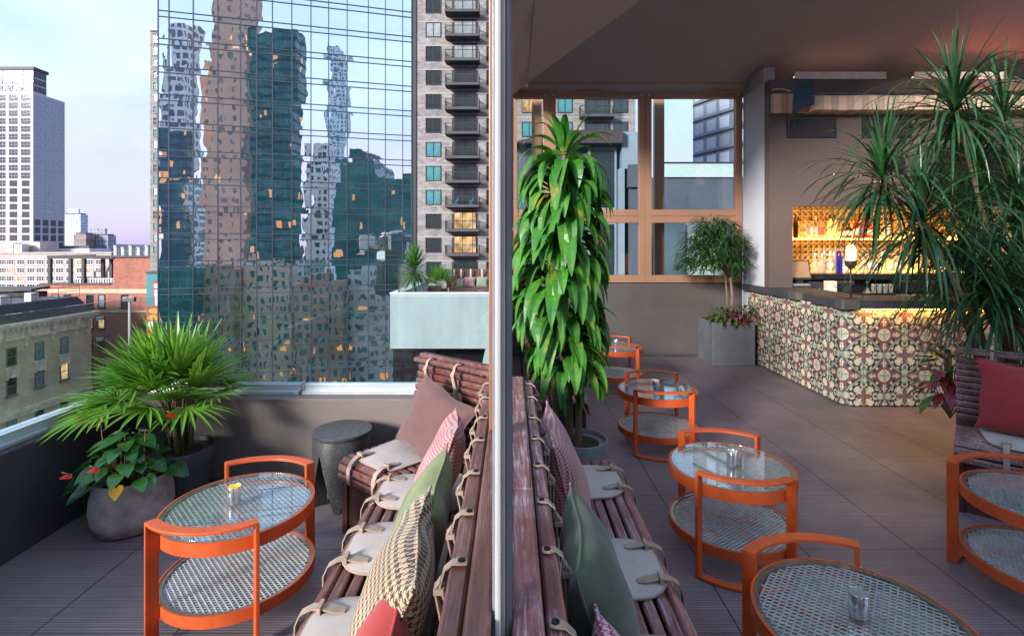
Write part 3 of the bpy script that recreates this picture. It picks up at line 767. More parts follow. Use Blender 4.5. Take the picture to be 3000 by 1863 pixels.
# dark base below it and the slanted fin
MB().bx(sx(1152,Yn+1), 2.2, Yn+1, Yn+5.5, -9, nzb).build('base', mat('dark glazed base', (.012,.014,.018), .1), nt_, world=True)
fi = MB(); Yf = 12.0
fi.add([(sx(1405,Yf),Yf,sz(1100,Yf)),(sx(1475,Yf),Yf,sz(1100,Yf)),(sx(1475,Yf),Yf,sz(900,Yf)),(sx(1438,Yf),Yf,sz(950,Yf)),(sx(1405,Yf),Yf+.3,sz(1100,Yf)),(sx(1475,Yf),Yf+.3,sz(1100,Yf)),(sx(1475,Yf),Yf+.3,sz(900,Yf)),(sx(1438,Yf),Yf+.3,sz(950,Yf))],
  [(0,1,2,3),(7,6,5,4),(0,4,5,1),(1,5,6,2),(2,6,7,3),(3,7,4,0)])
tag(fi.build('slanted_fin', M_pale), 'slanted pale fin wall low beside the glass partition', 'wall')
# cafe chairs and tables are too far to see below; glass balustrade on the box
gb = thing('glass_balustrade', 'clear glass balustrade around the neighbouring pale terrace', 'balustrade', (sx(1290,Yn), Yn+.15, zt+.03))
gx0 = sx(1167,Yn); hb_ = sz(774,Yn)
MB().bx(gx0, -1.95, Yn+.14, Yn+.155, zt+.03, hb_).build('glass_panel', M_balglass, gb, world=True)
MB().bx(-1.93, nx1, Yn+.14, Yn+.155, zt+.03, hb_).build('glass_panel', M_balglass, gb, world=True)
MB().bx(gx0, gx0+.015, Yn+.16, Yn+5.8, zt+.03, hb_).build('glass_panel', M_balglass, gb, world=True)
MB().bx(gx0-.03, gx0+.01, Yn+.11, Yn+.138, zt+.03, hb_).build('corner_post', M_iron, gb, world=True)
# bench behind the glass
nb = thing('slatted_bench', 'red brown slatted bench on the neighbouring terrace behind glass', 'bench', (-1.2, Yn+1.7, zt-.55))
bz = zt-.55
bm = MB(); xL = sx(1250,Yn+1.4); 
for i in range(9): bm.bx(sx(1315,Yn+1.4), nx1, Yn+1.4, Yn+1.44, bz+.03+i*.058, bz+.03+i*.058+.043)
bm.bx(xL, sx(1312,Yn+1.4), Yn+1.38, Yn+1.42, bz, bz+.62).bx(sx(1315,Yn+1.4), nx1, Yn+1.36, Yn+1.9, bz+.56, bz+.62)
for x in (1316, 1388): bm.bx(sx(x,Yn+1.4), sx(x+5,Yn+1.4), Yn+1.35, Yn+1.4, bz, bz+.56)
bm.build('seat', M_redwood, nb, world=True)
bk = MB()
for i in range(9): bk.bx(sx(1325,Yn+1.9), nx1, Yn+1.9+i*.02, Yn+1.93+i*.02, bz+.66+i*.075, bz+.715+i*.075)
bk.build('backrest', M_redwood, nb, world=True)
ls = MB()
for x in (1331, 1351, 1379, 1412): ls.bx(sx(x-2,Yn+1.9), sx(x+2,Yn+1.9), Yn+1.84, Yn+1.88, bz+.95, bz+1.33)
ls.build('strap', mat('cream strap', (.6,.52,.42), .8), nb, world=True)
# ================================================================ deck, parapet, glass
def deckmat():
    t = NT('grooved deck boards'); tc = t.n('ShaderNodeTexCoord'); sp = t.n('ShaderNodeSeparateXYZ'); t.link(tc.outputs['Object'], sp.inputs[0])
    X, Y = sp.outputs[0], sp.outputs[1]
    P = .6096
    u = t.math('FRACT', t.math('DIVIDE', t.math('ADD', X, 20*P-.9885), P)); w_ = t.math('FRACT', t.math('DIVIDE', t.math('ADD', Y, 20*P-5.243), P))
    du = t.math('MINIMUM', u, t.math('SUBTRACT', 1.0, u)); dw_ = t.math('MINIMUM', w_, t.math('SUBTRACT', 1.0, w_))
    seam = t.math('MAXIMUM', t.math('LESS_THAN', du, .0052), t.math('LESS_THAN', dw_, .0022))
    groove = t.math('SINE', t.math('MULTIPLY', Y, 2*math.pi/.0152))
    streak = t.noise(t.coord((1.2, 70, 1)), 1.0, 4, .65)
    streak2 = t.noise(t.coord((2.5, 240, 1)), 1.0, 2, .6)
    blot = t.noise(t.coord(), 1.6, 5, .6)
    cid = t.n('ShaderNodeCombineXYZ'); t.link(t.math('FLOOR', t.math('DIVIDE', t.math('ADD', X, 20*P-.9885), P)), cid.inputs[0]); t.link(t.math('FLOOR', t.math('DIVIDE', t.math('ADD', Y, 20*P-5.243), P)), cid.inputs[1])
    wnz = t.n('ShaderNodeTexWhiteNoise', noise_dimensions='3D'); t.link(cid.outputs[0], wnz.inputs[0])
    c = t.mix(t.ramp(streak, .3, .7), (.140,.096,.112), (.275,.208,.240))
    c = t.mix(t.ramp(streak2, .35, .75, 0, .45), c, (.44,.345,.35))
    c = t.mix(t.ramp(blot, .38, .66, 0, .6), c, (.17,.12,.128))
    c = t.mix(t.ramp(wnz.outputs[0], 0, 1, 0, .28), c, (.18,.125,.132))
    c = t.mix(t.ramp(groove, -.9, .1, .42, 0), c, (.018,.013,.014))
    c = t.mix(seam, c, (.008,.007,.008))
    spk = t.noise(t.coord((1,1,1)), 90, 2); c = t.mix(t.ramp(spk, .74, .80, 0, .5), c, (.33,.31,.31))
    h = t.math('SUBTRACT', t.math('ADD', t.math('MULTIPLY', groove, .5), t.math('MULTIPLY', streak2, .6)), t.math('MULTIPLY', seam, 3.0))
    nm = t.bump(h, .55, .0018)
    r = t.ramp(blot, .3, .7, .38, .58)
    return t.done(t.principled(c, r, 0, nm, Specular_IOR_Level=.45))
struct(MB().prism([(-2.95,-3),(9.5,-3),(9.5,7.9),(-.12,7.9),(-.12,3.88),(-2.95,3.88)], -.25, 0).build('deck_floor', deckmat()))

M_taupe = mat('taupe rendered wall', (.165,.130,.118), .8, var=.10, vs=2, bump=.35, bs=55, bd=.004)
M_taupe2 = mat('dark taupe render', (.085,.066,.066), .8, var=.12, vs=2, bump=.3, bs=60, bd=.004)
M_charcoal = mat('charcoal rendered wall', (.045,.041,.047), .75, var=.2, vs=3, bump=.4, bs=70, bd=.004)
M_alu = mat('brushed aluminium channel', (.62,.66,.70), .34, .55, var=.05, vs=1.5)
pw = thing('parapet_wall', 'low taupe rendered parapet along the back of the left terrace', 'wall', (-1.3, 3.72, 0))
MB().bx(-2.66, .0, 3.62, 3.86, 0, .58).build('wall', M_taupe, pw, world=True, bevel=.008)
MB().bx(-2.64, .0, 3.622-.03, 3.618, 0, .03).build('skirting', M_charcoal, pw, world=True)
pl = thing('parapet_wall', 'dark charcoal rendered parapet along the left side of the terrace', 'wall', (-2.74, 1.5, 0))
MB().bx(-2.90, -2.662, -1.0, 3.86, 0, .579).build('wall', M_charcoal, pl, world=True, bevel=.008)
sd_ = thing('side_glazing', 'low wall and glazing along the open side of the lounge beyond the partition', 'wall', (-.06,5.8,0))
MB().bx(-.11,-.02,3.87,7.69,0,1.0).build('wall', M_taupe2, sd_, world=True)
for y_ in (3.90,5.15,6.40,7.60): MB().bx(-.10,-.03,y_,y_+.07,1.0,3.9).build('post', mat('copper side frame', (.37,.185,.115), .5), sd_, world=True)
MB().bx(-.07,-.06,3.97,7.60,1.0,3.9).build('glass_pane', M_clear, sd_, world=True)
gbs = []
def glasspanel(label, x0, x1, y0, y1, along, z0=.59, z1=1.285):
    o = thing('glass_balustrade', label, 'balustrade', ((x0+x1)/2, (y0+y1)/2, .58), group=None)
    if along == 'x':
        MB().bx(x0,x1,y0+.022,y0+.036,z0+.04,z1).build('glass_panel', M_balglass, o, world=True)
        MB().bx(x0,x1,y0,y0+.02,z0-.008,z0+.055).bx(x0,x1,y0+.038,y0+.06,z0-.008,z0+.055).build('channel', M_alu, o, world=True, bevel=.003)
        MB().bx(x0,x1,y0-.05,y0-.003,z0-.008,z0+.012).build('sill_strip', M_alu, o, world=True)
    else:
        MB().bx(x0+.022,x0+.036,y0,y1,z0+.04,z1).build('glass_panel', M_balglass, o, world=True)
        MB().bx(x0-.03,x0+.02,y0,y1,z0-.008,z0+.05).bx(x0+.038,x0+.075,y0,y1,z0-.008,z0+.055).build('channel', M_alu, o, world=True, bevel=.003)
        MB().bx(x0+.078,x0+.115,y0,y1,z0-.008,z0+.010).build('sill_strip', M_alu, o, world=True)
xj = sx(890, 3.80)
glasspanel('frameless glass balustrade on the back parapet behind the fan palm', -2.78, xj-.008, 3.77, 3.8, 'x')
glasspanel('frameless glass balustrade on the back parapet behind the round stool', xj+.018, -.02, 3.77, 3.8, 'x')
glasspanel('frameless glass balustrade along the left charcoal parapet', -2.83, -2.82, -1.0, 3.72, 'y')
cl = thing('corner_clamp', 'steel clamp and slim post at the corner of the glass balustrade', 'clamp', (sx(384,3.8), 3.8, .6))
MB().tube([(sx(384,3.78),3.765,.62),(sx(384,3.78),3.765,1.275)], .008, 8).build('post', M_alu, cl, world=True)
cx_ = sx(384,3.78)
MB().bx(cx_-.045,cx_+.045,3.75,3.775,1.255,1.29).build('clip', mat('dark steel clip', (.12,.12,.12), .35, .8), cl, world=True, bevel=.003)
MB().bx(xj-.004,xj+.014,3.775,3.80,.60,.66).build('clip', M_alu, cl, world=True)

# ================================================================ end of the folding glass partition between the benches
M_bronze = mat('bronze brown frame', (.26,.115,.065), .45, .25, var=.10, vs=2)
M_creamalu = mat('cream anodised aluminium', (.90,.86,.78), .35, .05, var=.05, vs=3)
M_greyalu = mat('blue grey aluminium', (.20,.25,.34), .4, .2, var=.05, vs=3)
M_greyalu2 = mat('pale grey aluminium', (.40,.42,.45), .4, .2, var=.15, vs=8)
M_tanalu = mat('champagne aluminium', (.52,.44,.34), .4, .2, var=.12, vs=6)
M_felt = mat('tan brush seal', (.34,.27,.22), .9)
gp = thing('glass_partition', 'folding glass partition seen edge on between the back to back benches', 'partition', (-.03, 2.0, 0))
def prof(x0, x1, y0, y1, zt_, m, nm, rnd=True):
    pts = []
    xc, hw = (x0+x1)/2, (x1-x0)/2
    for i in range(13):
        a = math.pi*i/12
        pts.append((xc - hw*math.cos(a), y0 - (hw*.5*math.sin(a) if rnd else 0)))
    pts += [(x1,y1),(x0,y1)]
    return MB().prism(pts, 0.02, zt_).build(nm, m, gp, world=True, auto=30)
prof(-.0395, -.0335, 1.02, 1.06, 3.6, M_greyalu2, 'glazing_bead')
prof(-.0333, -.0220, 1.0, 1.06, 3.6, M_creamalu, 'end_stile')
prof(-.0218, -.0135, 1.008, 1.06, 3.6, M_tanalu, 'end_trim')
prof(-.0130, -.0055, 1.02, 1.07, 3.6, M_greyalu, 'gasket')
prof(-.0052, .0005, 1.03, 1.07, 3.6, M_felt, 'brush_seal', False)
MB().bx(-.090,-.030,1.98,2.04,.95,3.6).build('frame_stile', M_bronze, gp, world=True, bevel=.004)
MB().bx(-.035,-.023,1.065,1.975,.1,3.55).build('glass_panel', M_clear, gp, world=True)
MB().bx(-.05,-.01,1.065,1.975,3.55,3.6).build('top_rail', M_bronze, gp, world=True)
MB().bx(-.05,-.01,1.065,1.975,.02,.1).build('bottom_rail', M_greyalu, gp, world=True)

# ================================================================ benches
def woodmat(name, c1, c2, worn, rough, wear=.55, stretch=(3,3,3)):
    t = NT(name); v = t.coord((14,1.3,14)); v2 = t.coord((5,5,5))
    n = t.noise(v, 3, 5, .65); n2 = t.noise(v2, 1.2, 5, .7)
    c = t.mix(t.ramp(n, .35, .65), c1, c2)
    fac = t.math('MULTIPLY', t.ramp(t.noise(t.coord((60,3,60)), 2, 5, .75), .45, .68), t.ramp(n2, .40, .62, 0, wear))
    c = t.mix(fac, c, worn)
    nm = t.bump(t.noise(t.coord((60,3,60)), 2, 4), .4, .002)
    return t.done(t.principled(c, t.ramp(n2, .3, .7, rough-.1, rough+.15), 0, nm, Specular_IOR_Level=.6))
M_slat = woodmat('oiled mahogany slats', (.080,.027,.021), (.165,.062,.048), (.36,.24,.23), .34, .7)
M_slatR = woodmat('weathered mahogany slats', (.15,.042,.042), (.26,.10,.105), (.55,.46,.50), .36, 1.0)
M_slatF = woodmat('greyed mahogany slats', (.12,.04,.035), (.20,.085,.07), (.50,.44,.45), .5, 1.0)
M_legw = woodmat('dark mahogany panel', (.045,.012,.010), (.085,.022,.017), (.15,.08,.07), .35, .3)

def sweep(mb, path, cs):
    """cs: cross-section points (d, z), swept along the front line of a bench with mitred corners"""
    n = len(cs); vs, fs = [], []
    P = [Vector(p) for p in path]
    nb = lambda a, b: Vector((-(b-a).y, (b-a).x)).normalized()
    for i, p in enumerate(P):
        if i == 0: m = nb(P[0], P[1])
        elif i == len(P)-1: m = nb(P[-2], P[-1])
        else:
            a, b = nb(P[i-1], P[i]), nb(P[i], P[i+1]); m = (a+b)/(1+a.dot(b))
        for d, z in cs: vs.append((p.x+m.x*d*sweep.sg, p.y+m.y*d*sweep.sg, z))
    for i in range(len(P)-1):
        for k in range(n):
            k2 = (k+1) % n; fs.append((i*n+k, i*n+k2, (i+1)*n+k2, (i+1)*n+k))
    fs.append(tuple(range(n-1,-1,-1))); fs.append(tuple((len(P)-1)*n+k for k in range(n)))
    mb.add(vs, fs)
sweep.sg = 1
def slat(d, z, ang, w_=.040, t_=.024):
    a = R(ang); ca, sa = math.cos(a), math.sin(a)
    out = []
    for i, j in ((-.5,-.5),(.5,-.5),(.5,.28),(.36,.5),(-.36,.5),(-.5,.28)):
        x, y = w_*i, t_*j; out.append((d + x*ca - y*sa, z + x*sa + y*ca))
    return out
def bench(label, paths, sg, m, lean, dbase, top, rails, group=None, legs=()):
    """front lines in plan; the back lies to their left (sg = 1) or right (sg = -1)"""
    c = paths[0][0]
    o = thing('slatted_bench', label, 'bench', (c[0], c[1], 0), group=group)
    se, ba, tr, pn = MB(), MB(), MB(), MB()
    sweep.sg = sg
    for path in paths:
        for d, z, a in ((.0,.335,90),(.004,.385,80)): sweep(se, path, slat(d, z, a))
        sweep(se, path, slat(.028,.418,35))
        d = .075
        while d < dbase-.02: sweep(se, path, slat(d, .425-.03*(d-.07), 0)); d += .0535
        nb_ = 10
        for i in range(nb_):
            f = (i+.6)/nb_; sweep(ba, path, slat(dbase+.015+lean*f, .45+(top-.06-.45)*f, -(90-math.degrees(math.atan2(lean,.45)))+180, .036, .024))
        for d0, d1, z0, z1 in rails: sweep(tr, path, [(d0,z0),(d1,z0),(d1,z1-.006),(d1-.008,z1),(d0+.008,z1),(d0,z1-.006)])
        sweep(pn, path, [(.03,.0),(.06,.0),(.06,.33),(.03,.33)]); sweep(pn, path, [(dbase+.035,.05),(dbase+.05,.05),(dbase+.05+lean,top-.08),(dbase+.035+lean,top-.08)])
    se.build('seat', m, o, world=True, bevel=.004); ba.build('backrest', m, o, world=True, bevel=.004); tr.build('top_rail', m, o, world=True, bevel=.004)
    pn.build('panel', M_legw, o, world=True)
    for (p, dirv, nv) in legs:
        p, dv, nv = Vector(p), Vector(dirv).normalized(), Vector(nv).normalized()
        l = MB(); 
        q = [p+nv*.015, p+nv*.11, p+nv*.11+dv*.05, p+nv*.015+dv*.05]
        l.prism([(v.x,v.y) for v in q], 0, .385)
        q = [p+nv*(dbase-.04), p+nv*(dbase+.06), p+nv*(dbase+.06)+dv*.05, p+nv*(dbase-.04)+dv*.05]
        l.prism([(v.x,v.y) for v in q], 0, .40)
        q = [p+nv*.03, p+nv*dbase, p+nv*dbase+dv*.035, p+nv*.03+dv*.035]
        l.prism([(v.x,v.y) for v in q], .30, .395)
        l.build('leg', M_legw, o, world=True, bevel=.004)
    return o
uL = Vector((-.78,.62)).normalized(); nL = Vector((uL.y,-uL.x))   # angled end: direction and normal towards its back
BF = Vector((-.70,2.72)); BE = BF + uL*.385
bench('oiled slatted bench with an angled far end, left of the glass partition', [[(-.70,.2),(-.70,2.44)],[(-.70,2.447),tuple(BF),tuple(BE)]], -1, M_slat, .10, .50, .93,
      ((.555,.602,.90,.926),(.607,.660,.905,.945)), legs=((BE, -uL, nL),))
bench('weathered slatted bench right of the glass partition, nearest the camera', [[(.60,.2),(.60,1.58)],[(.60,1.585),(.60,2.94)]], 1, M_slatR, .05, .455, .90,
      ((.485,.530,.865,.893),(.535,.600,.875,.915)), legs=(((.60,2.94),(0,-1),(-1,0)),))
bench('slatted bench beyond the broad leaved dracaena', [[(.62,4.05),(.62,6.3)]], 1, M_slatR, .05, .455, .90,
      ((.485,.530,.865,.893),(.535,.590,.875,.915)))
uF = Vector((.74,-.67)).normalized(); nF = Vector((-uF.y, uF.x)); FE = Vector((2.78,3.21))
bench('greyed slatted bench at the right edge below the spiky dracaena', [[tuple(FE), tuple(FE+uF*1.7)]], 1, M_slatF, .10, .50, .93,
      ((.57,.615,.90,.926),(.62,.665,.905,.94)), legs=((FE, uF, nF),))

# ---------------------------------------------------------------- pads with straps
M_canvas = mat('oatmeal canvas', (.42,.36,.325), .95, var=.10, vs=9, bump=.5, bs=420, bd=.0012)
M_strap = mat('tan canvas strap', (.33,.245,.185), .9, var=.14, vs=14, bump=.4, bs=400, bd=.001)
M_edge = mat('tan piping', (.34,.25,.18), .9)
M_snap = mat('black snap stud', (.01,.01,.012), .25, .6)
def ribbon(mb, pts, w_, th=.0045):
    """a strap along points (s, d, z) with its width in s"""
    n = len(pts); vs, fs = [], []
    for i, (s_, d, z) in enumerate(pts):
        a = Vector(pts[max(i-1,0)]); b = Vector(pts[min(i+1,n-1)]); tg = (b-a).normalized()
        sd = Vector((1,0,0)); sd = (sd - tg*sd.dot(tg)).normalized(); nn = tg.cross(sd)
        ww = w_[i] if isinstance(w_, (list,tuple)) else w_
        for k, l in ((-.5,-.5),(.5,-.5),(.5,.5),(-.5,.5)):
            q = Vector((s_,d,z)) + sd*ww*k + nn*th*l; vs.append(q)
    for i in range(n-1):
        for k in range(4):
            k2 = (k+1)%4; fs.append((i*4+k,i*4+k2,(i+1)*4+k2,(i+1)*4+k))
    fs.append((3,2,1,0)); fs.append(tuple((n-1)*4+k for k in range(4)))
    mb.add(vs, fs)
def outline_pad(hw0, hw1, d0, d1, rnd, n=9):
    pts = []
    for cx, cy, a0, r in ((hw0-rnd, d0+rnd, -90, rnd),(hw1-.03, d1-.03, 0, .03),(-hw1+.03, d1-.03, 90, .03),(-hw0+rnd, d0+rnd, 180, rnd)):
        for i in range(n):
            a = R(a0 + 90*i/(n-1)); pts.append((cx+r*math.cos(a), cy+r*math.sin(a)))
    return pts
def padsolid(pts, zf, th):
    mb = MB(); n = len(pts)
    vs = [(x,y,zf(x,y)) for x,y in pts] + [(x,y,zf(x,y)+th) for x,y in pts] + [(x*.95,.22+(y-.22)*.95,zf(x,y)+th*1.5) for x,y in pts]
    fs = [tuple(range(n-1,-1,-1)), tuple(range(2*n,3*n))]
    for k in range(n):
        k2 = (k+1)%n; fs += [(k,k2,n+k2,n+k),(n+k,n+k2,2*n+k2,2*n+k)]
    return mb.add(vs, fs)
random.seed(21)
def seat_pad(label, o2, rz, group, hw=.19, db=.44, so_=(-.10,.11)):
    o = thing('seat_pad', label, 'seat pad', (o2[0], o2[1], 0), rz, group)
    zf = lambda x, y: .4385-.03*max(0,y-.07)
    pts = outline_pad(hw*.92, hw*1.04, .035, db, .115)
    padsolid(pts, zf, .009).build('pad', M_canvas, o, auto=50)
    e = MB(); e.tube([(x,y,zf(x,y)+.007) for x,y in pts]+[(pts[0][0],pts[0][1],zf(*pts[0])+.007)], .0045, 5, cap=False)
    e.build('edge_piping', M_edge, o, smooth=True)
    for s0 in so_:
        m = MB(); j = random.uniform(-.012,.012)
        ribbon(m, [(s0,.145,.4535),(s0,.12,.456),(s0+j*.3,.075,.464),(s0+j*.6,.03,.461),(s0+j,-.006,.440),(s0+j,-.022,.405),(s0+j,-.024,.36),(s0+j,-.022,.325)],
               [.022,.038,.036,.031,.031,.031,.031,.033])
        m.bx(s0-.024,s0+.024,.055,.068,.452,.475)
        m.build('strap', M_strap, o, auto=40)
    return o
def back_pad(label, o2, rz, group, dbase, lean, top, rail, hw=.17, so_=(-.125,.125)):
    o = thing('back_pad', label, 'back pad', (o2[0], o2[1], 0), rz, group)
    d_at = lambda z: dbase - .012 + lean*(z-.45)/(top-.06-.45)
    m = MB(); n = 10; vs, fs = [], []
    outl = [(-hw,.47),(hw,.47),(hw*1.05,.70),(hw*.96,.755),(hw*.75,.765),(hw*.45,.715),(0,.70),(-hw*.45,.715),(-hw*.75,.765),(-hw*.96,.755),(-hw*1.05,.70)]
    k = len(outl)
    for off in (-.012, 0): vs += [(x, d_at(z)+off, z) for x, z in outl]
    fs = [tuple(range(k)), tuple(range(2*k-1,k-1,-1))] + [(i+k, (i+1)%k+k, (i+1)%k, i) for i in range(k)]
    m.add(vs, fs).build('pad', M_strap, o, bevel=.003)
    for s0 in so_:
        j = random.uniform(-.01,.01); q = MB()
        r0, r1, rz_ = rail
        ribbon(q, [(s0,d_at(.70)-.016,.70),(s0,d_at(.76)-.018,.76),(s0+j,d_at(.83)-.026,.83),(s0+j,r0-.022,rz_-.045),(s0+j,r0-.012,rz_-.008),(s0+j*.7,r0+.006,rz_+.007),(s0,(r0+r1)/2,rz_+.009),(s0,r1-.006,rz_+.007)],
               [.034,.030,.022,.021,.019,.019,.028,.020])
        ribbon(q, [(s0+.004,d_at(.72)-.024,.72),(s0+j+.004,d_at(.80)-.034,.80),(s0+j,r0-.034,rz_-.05),(s0+j,r0-.02,rz_-.03)], .024, .004)
        q.bx(s0+j-.015,s0+j+.015,r0-.036,r0-.012,rz_-.060,rz_-.047)
        st = q.build('strap', M_strap, o, auto=40)
        MB().lathe([(.0085,0),(.0085,.003),(.005,.0045),(0,.005)], 12, (s0,(r0+r1)/2+.004,rz_+.011)).build('snap', M_snap, st, auto=40)
    return o
L_ = R(-90); Rr = R(90)
for i, (y, lb) in enumerate(((1.60,'oatmeal seat pad on the oiled bench, nearest the bottom edge'),(2.08,'oatmeal seat pad on the oiled bench beside the orange table'),(2.555,'oatmeal seat pad on the oiled bench just before its angled end'),(1.08,'oatmeal seat pad on the oiled bench, below the bottom edge of the photo'))):
    if i < 3: seat_pad(lb, (-.70,y), L_, 'canvas seat pads')
    back_pad(('tan back pad strapped over the oiled bench rail beside the brown houndstooth cushion','tan back pad strapped over the oiled bench rail beside the green cushion','tan back pad strapped over the oiled bench rail, last before the angled end','tan back pad strapped over the oiled bench rail at the bottom edge')[i], (-.70, (1.53,2.06,2.60,1.06)[i]), L_, 'strapped back pads', .50, .10, .93, (.555,.602,.926))
pa = BE - uL*.23 ; rzA = math.atan2(-uL.y, -uL.x)
seat_pad('oatmeal seat pad on the angled far end of the oiled bench', (pa.x,pa.y), rzA, 'canvas seat pads', so_=(-.115,.125))
pb = BE - uL*.28
back_pad('tan back pad strapped to the angled end of the oiled bench behind the mauve cushion', (pb.x,pb.y), rzA, 'strapped back pads', .50, .10, .93, (.555,.602,.926))
for i, y in enumerate((2.66,1.95,1.42)):
    seat_pad(('oatmeal seat pad at the far end of the weathered bench','oatmeal seat pad in the middle of the weathered bench','oatmeal seat pad on the weathered bench at the bottom edge')[i], (.60,y), Rr, 'canvas seat pads', .195, .43)
for i, y in enumerate((2.72,2.16,1.66,1.16)):
    back_pad(('tan back pad strapped over the far end of the weathered bench rail','tan back pad strapped over the weathered bench rail beside the pink cushion','tan back pad strapped over the weathered bench rail beside the dark green cushion','tan back pad strapped over the weathered bench rail at the bottom edge')[i], (.60,y), Rr, 'strapped back pads', .455, .05, .90, (.485,.530,.893))
pf = FE + uF*.40; rzF = math.atan2(uF.y, uF.x)
seat_pad('oatmeal seat pad with a wide strap on the greyed bench at the right edge', (pf.x,pf.y), rzF, 'canvas seat pads', .27, .45, (-.16,.16))
pf2 = FE + uF*.34
back_pad('pale strap over the back of the greyed bench at the right edge', (pf2.x,pf2.y), rzF, 'strapped back pads', .50, .10, .93, (.57,.615,.926), .2, (-.15,.15))

# ---------------------------------------------------------------- cushions
def clothmat(name, c, var=.12, bs=350, weave=.4):
    return mat(name, c, .95, var=var, vs=10, bump=weave, bs=bs, bd=.0012, Sheen_Weight=.25)
def houndmat(name, ca, cb, s=62.0, fade=None):
    t = NT(name); tc = t.n('ShaderNodeTexCoord'); sp = t.n('ShaderNodeSeparateXYZ'); t.link(tc.outputs['Object'], sp.inputs[0])
    nz = t.noise(t.coord(), 7, 2)
    u = t.math('ADD', t.math('MULTIPLY', sp.outputs[0], s*8), t.math('MULTIPLY', nz, 5.0)); v = t.math('ADD', t.math('MULTIPLY', sp.outputs[1], s*8), t.math('MULTIPLY', nz, 7.0))
    fu, fv = t.math('FLOOR', u), t.math('FLOOR', v)
    md = lambda x, k: t.math('FLOORED_MODULO', x, k)
    a = t.math('LESS_THAN', md(fu, 8.0), 3.5); b = t.math('LESS_THAN', md(fv, 8.0), 3.5); tw_ = t.math('LESS_THAN', md(t.math('ADD', fu, fv), 4.0), 1.5)
    val = t.math('ADD', t.math('MULTIPLY', a, tw_), t.math('MULTIPLY', b, t.math('SUBTRACT', 1.0, tw_)))
    big = t.ramp(t.noise(t.coord(), 5, 3), .35, .65, .0, .3)
    c = t.mix(val, ca, cb); c = t.mix(big, c, scale3(cb, 1.1))
    nm = t.bump(t.noise(t.coord(), 380, 3), .45, .0014)
    return t.done(t.principled(c, .95, 0, nm, Sheen_Weight=.2))
M_mauve = clothmat('mauve brown cloth', (.115,.056,.052))
M_green = clothmat('olive green cloth', (.15,.175,.06), .22)
M_dkgreen = clothmat('deep green cloth', (.055,.075,.04), .25)
M_red = clothmat('brick red cloth', (.36,.035,.028), .2)
M_rosered = clothmat('raspberry red cloth', (.32,.028,.034), .12)
M_pinkh = houndmat('pink houndstooth', (.50,.36,.33), (.27,.035,.055), 66)
M_pinkh2 = houndmat('magenta houndstooth', (.62,.48,.50), (.34,.03,.09), 60)
M_brownh = houndmat('brown houndstooth', (.55,.41,.25), (.05,.028,.018), 48)
M_olive = clothmat('faded olive cloth', (.26,.28,.18)); M_pinkp = clothmat('dusty pink cloth', (.42,.20,.22)); M_cream_ = clothmat('cream cloth', (.5,.42,.28))
def cushion(label, loc, normal, upv, size, thick, m, roll=0, group='scatter cushions', seed=0, fine=True):
    """square cushion: normal points out of its face, upv along its height; loc is its centre"""
    rnd = random.Random(seed); n = 22 if fine else 10
    nrm = Vector(normal).normalized(); up = Vector(upv); up = (up-nrm*up.dot(nrm)).normalized(); xx = up.cross(nrm)
    M = Matrix((xx, up, nrm)).transposed().to_4x4() @ Matrix.Rotation(roll, 4, 'Z'); M.translation = Vector(loc)
    o = thing('cushion', label, 'cushion', (0,0,0), group=group); o.matrix_world = M; o.location = M.translation; o.rotation_euler = M.to_euler()
    w2, h2 = size[0]/2, size[1]/2
    ph = [rnd.uniform(0, 6.28) for _ in range(6)]
    def P(i, j, sd):
        u, v = -1+2*i/n, -1+2*j/n
        pin = .085
        x = w2*u*(1-pin*(1-(v*v))*abs(u)**3*1.0); y = h2*v*(1-pin*(1-(u*u))*abs(v)**3)
        e = max(0, (1-abs(u)**2.6)*(1-abs(v)**2.6))**.52
        wr = .05*math.sin(5*u+3*v+ph[0])*math.sin(4*v+ph[1]) + .035*math.sin(11*u*v+ph[2])
        sag = .12*(-v)*(1-u*u)
        z = sd*thick/2*e*(1+wr+sag)
        return (x + .006*math.sin(6*v+ph[3]), y + .006*math.sin(6*u+ph[4]), z + .012*math.sin(2.5*u+ph[5])*v)
    mb = MB(); vs, fs = [], []
    for sd in (1,-1):
        for j in range(n+1):
            for i in range(n+1): vs.append(P(i,j,sd))
    N = (n+1)**2
    for j in range(n):
        for i in range(n):
            a = j*(n+1)+i
            fs.append((a,a+1,a+n+2,a+n+1)); fs.append((N+a,N+a+n+1,N+a+n+2,N+a+1))
    mb.add(vs, fs).build('cover', m, o, smooth=True, subsurf=1 if fine else 0)
    if fine:
        ed = [P(i,0,1) for i in range(n)]+[P(n,j,1) for j in range(n)]+[P(n-i,n,1) for i in range(n)]+[P(0,n-j,1) for j in range(n+1)]
        MB().tube(ed, .0042, 6, cap=False).build('piping', m, o, smooth=True)
    return o
# ---------------------------------------------------------------- cushions in place
cushion('mauve brown cushion leaning on the angled end of the oiled bench', (-.46,2.99,.62), (-.55,-.80,.30), (.42,.40,.85), (.45,.43), .15, M_mauve, roll=R(-13), seed=1)
cushion('pink houndstooth cushion between the mauve and olive green cushions', (-.335,2.37,.635), (-.93,-.06,.34), (.32,0,.9), (.46,.46), .17, M_pinkh, roll=R(6), seed=2)
cushion('olive green cushion between the pink and brown houndstooth cushions', (-.335,1.83,.635), (-.93,-.10,.34), (.32,0,.9), (.48,.47), .18, M_green, roll=R(-4), seed=3)
cushion('brown houndstooth cushion on the oiled bench', (-.335,1.42,.640), (-.93,-.05,.33), (.32,0,.9), (.52,.50), .19, M_brownh, roll=R(3), seed=4)
cushion('brick red cushion at the bottom edge, next to the brown houndstooth one', (-.345,1.11,.61), (-.92,-.12,.33), (.32,0,.9), (.42,.42), .16, M_red, roll=R(-8), seed=5)
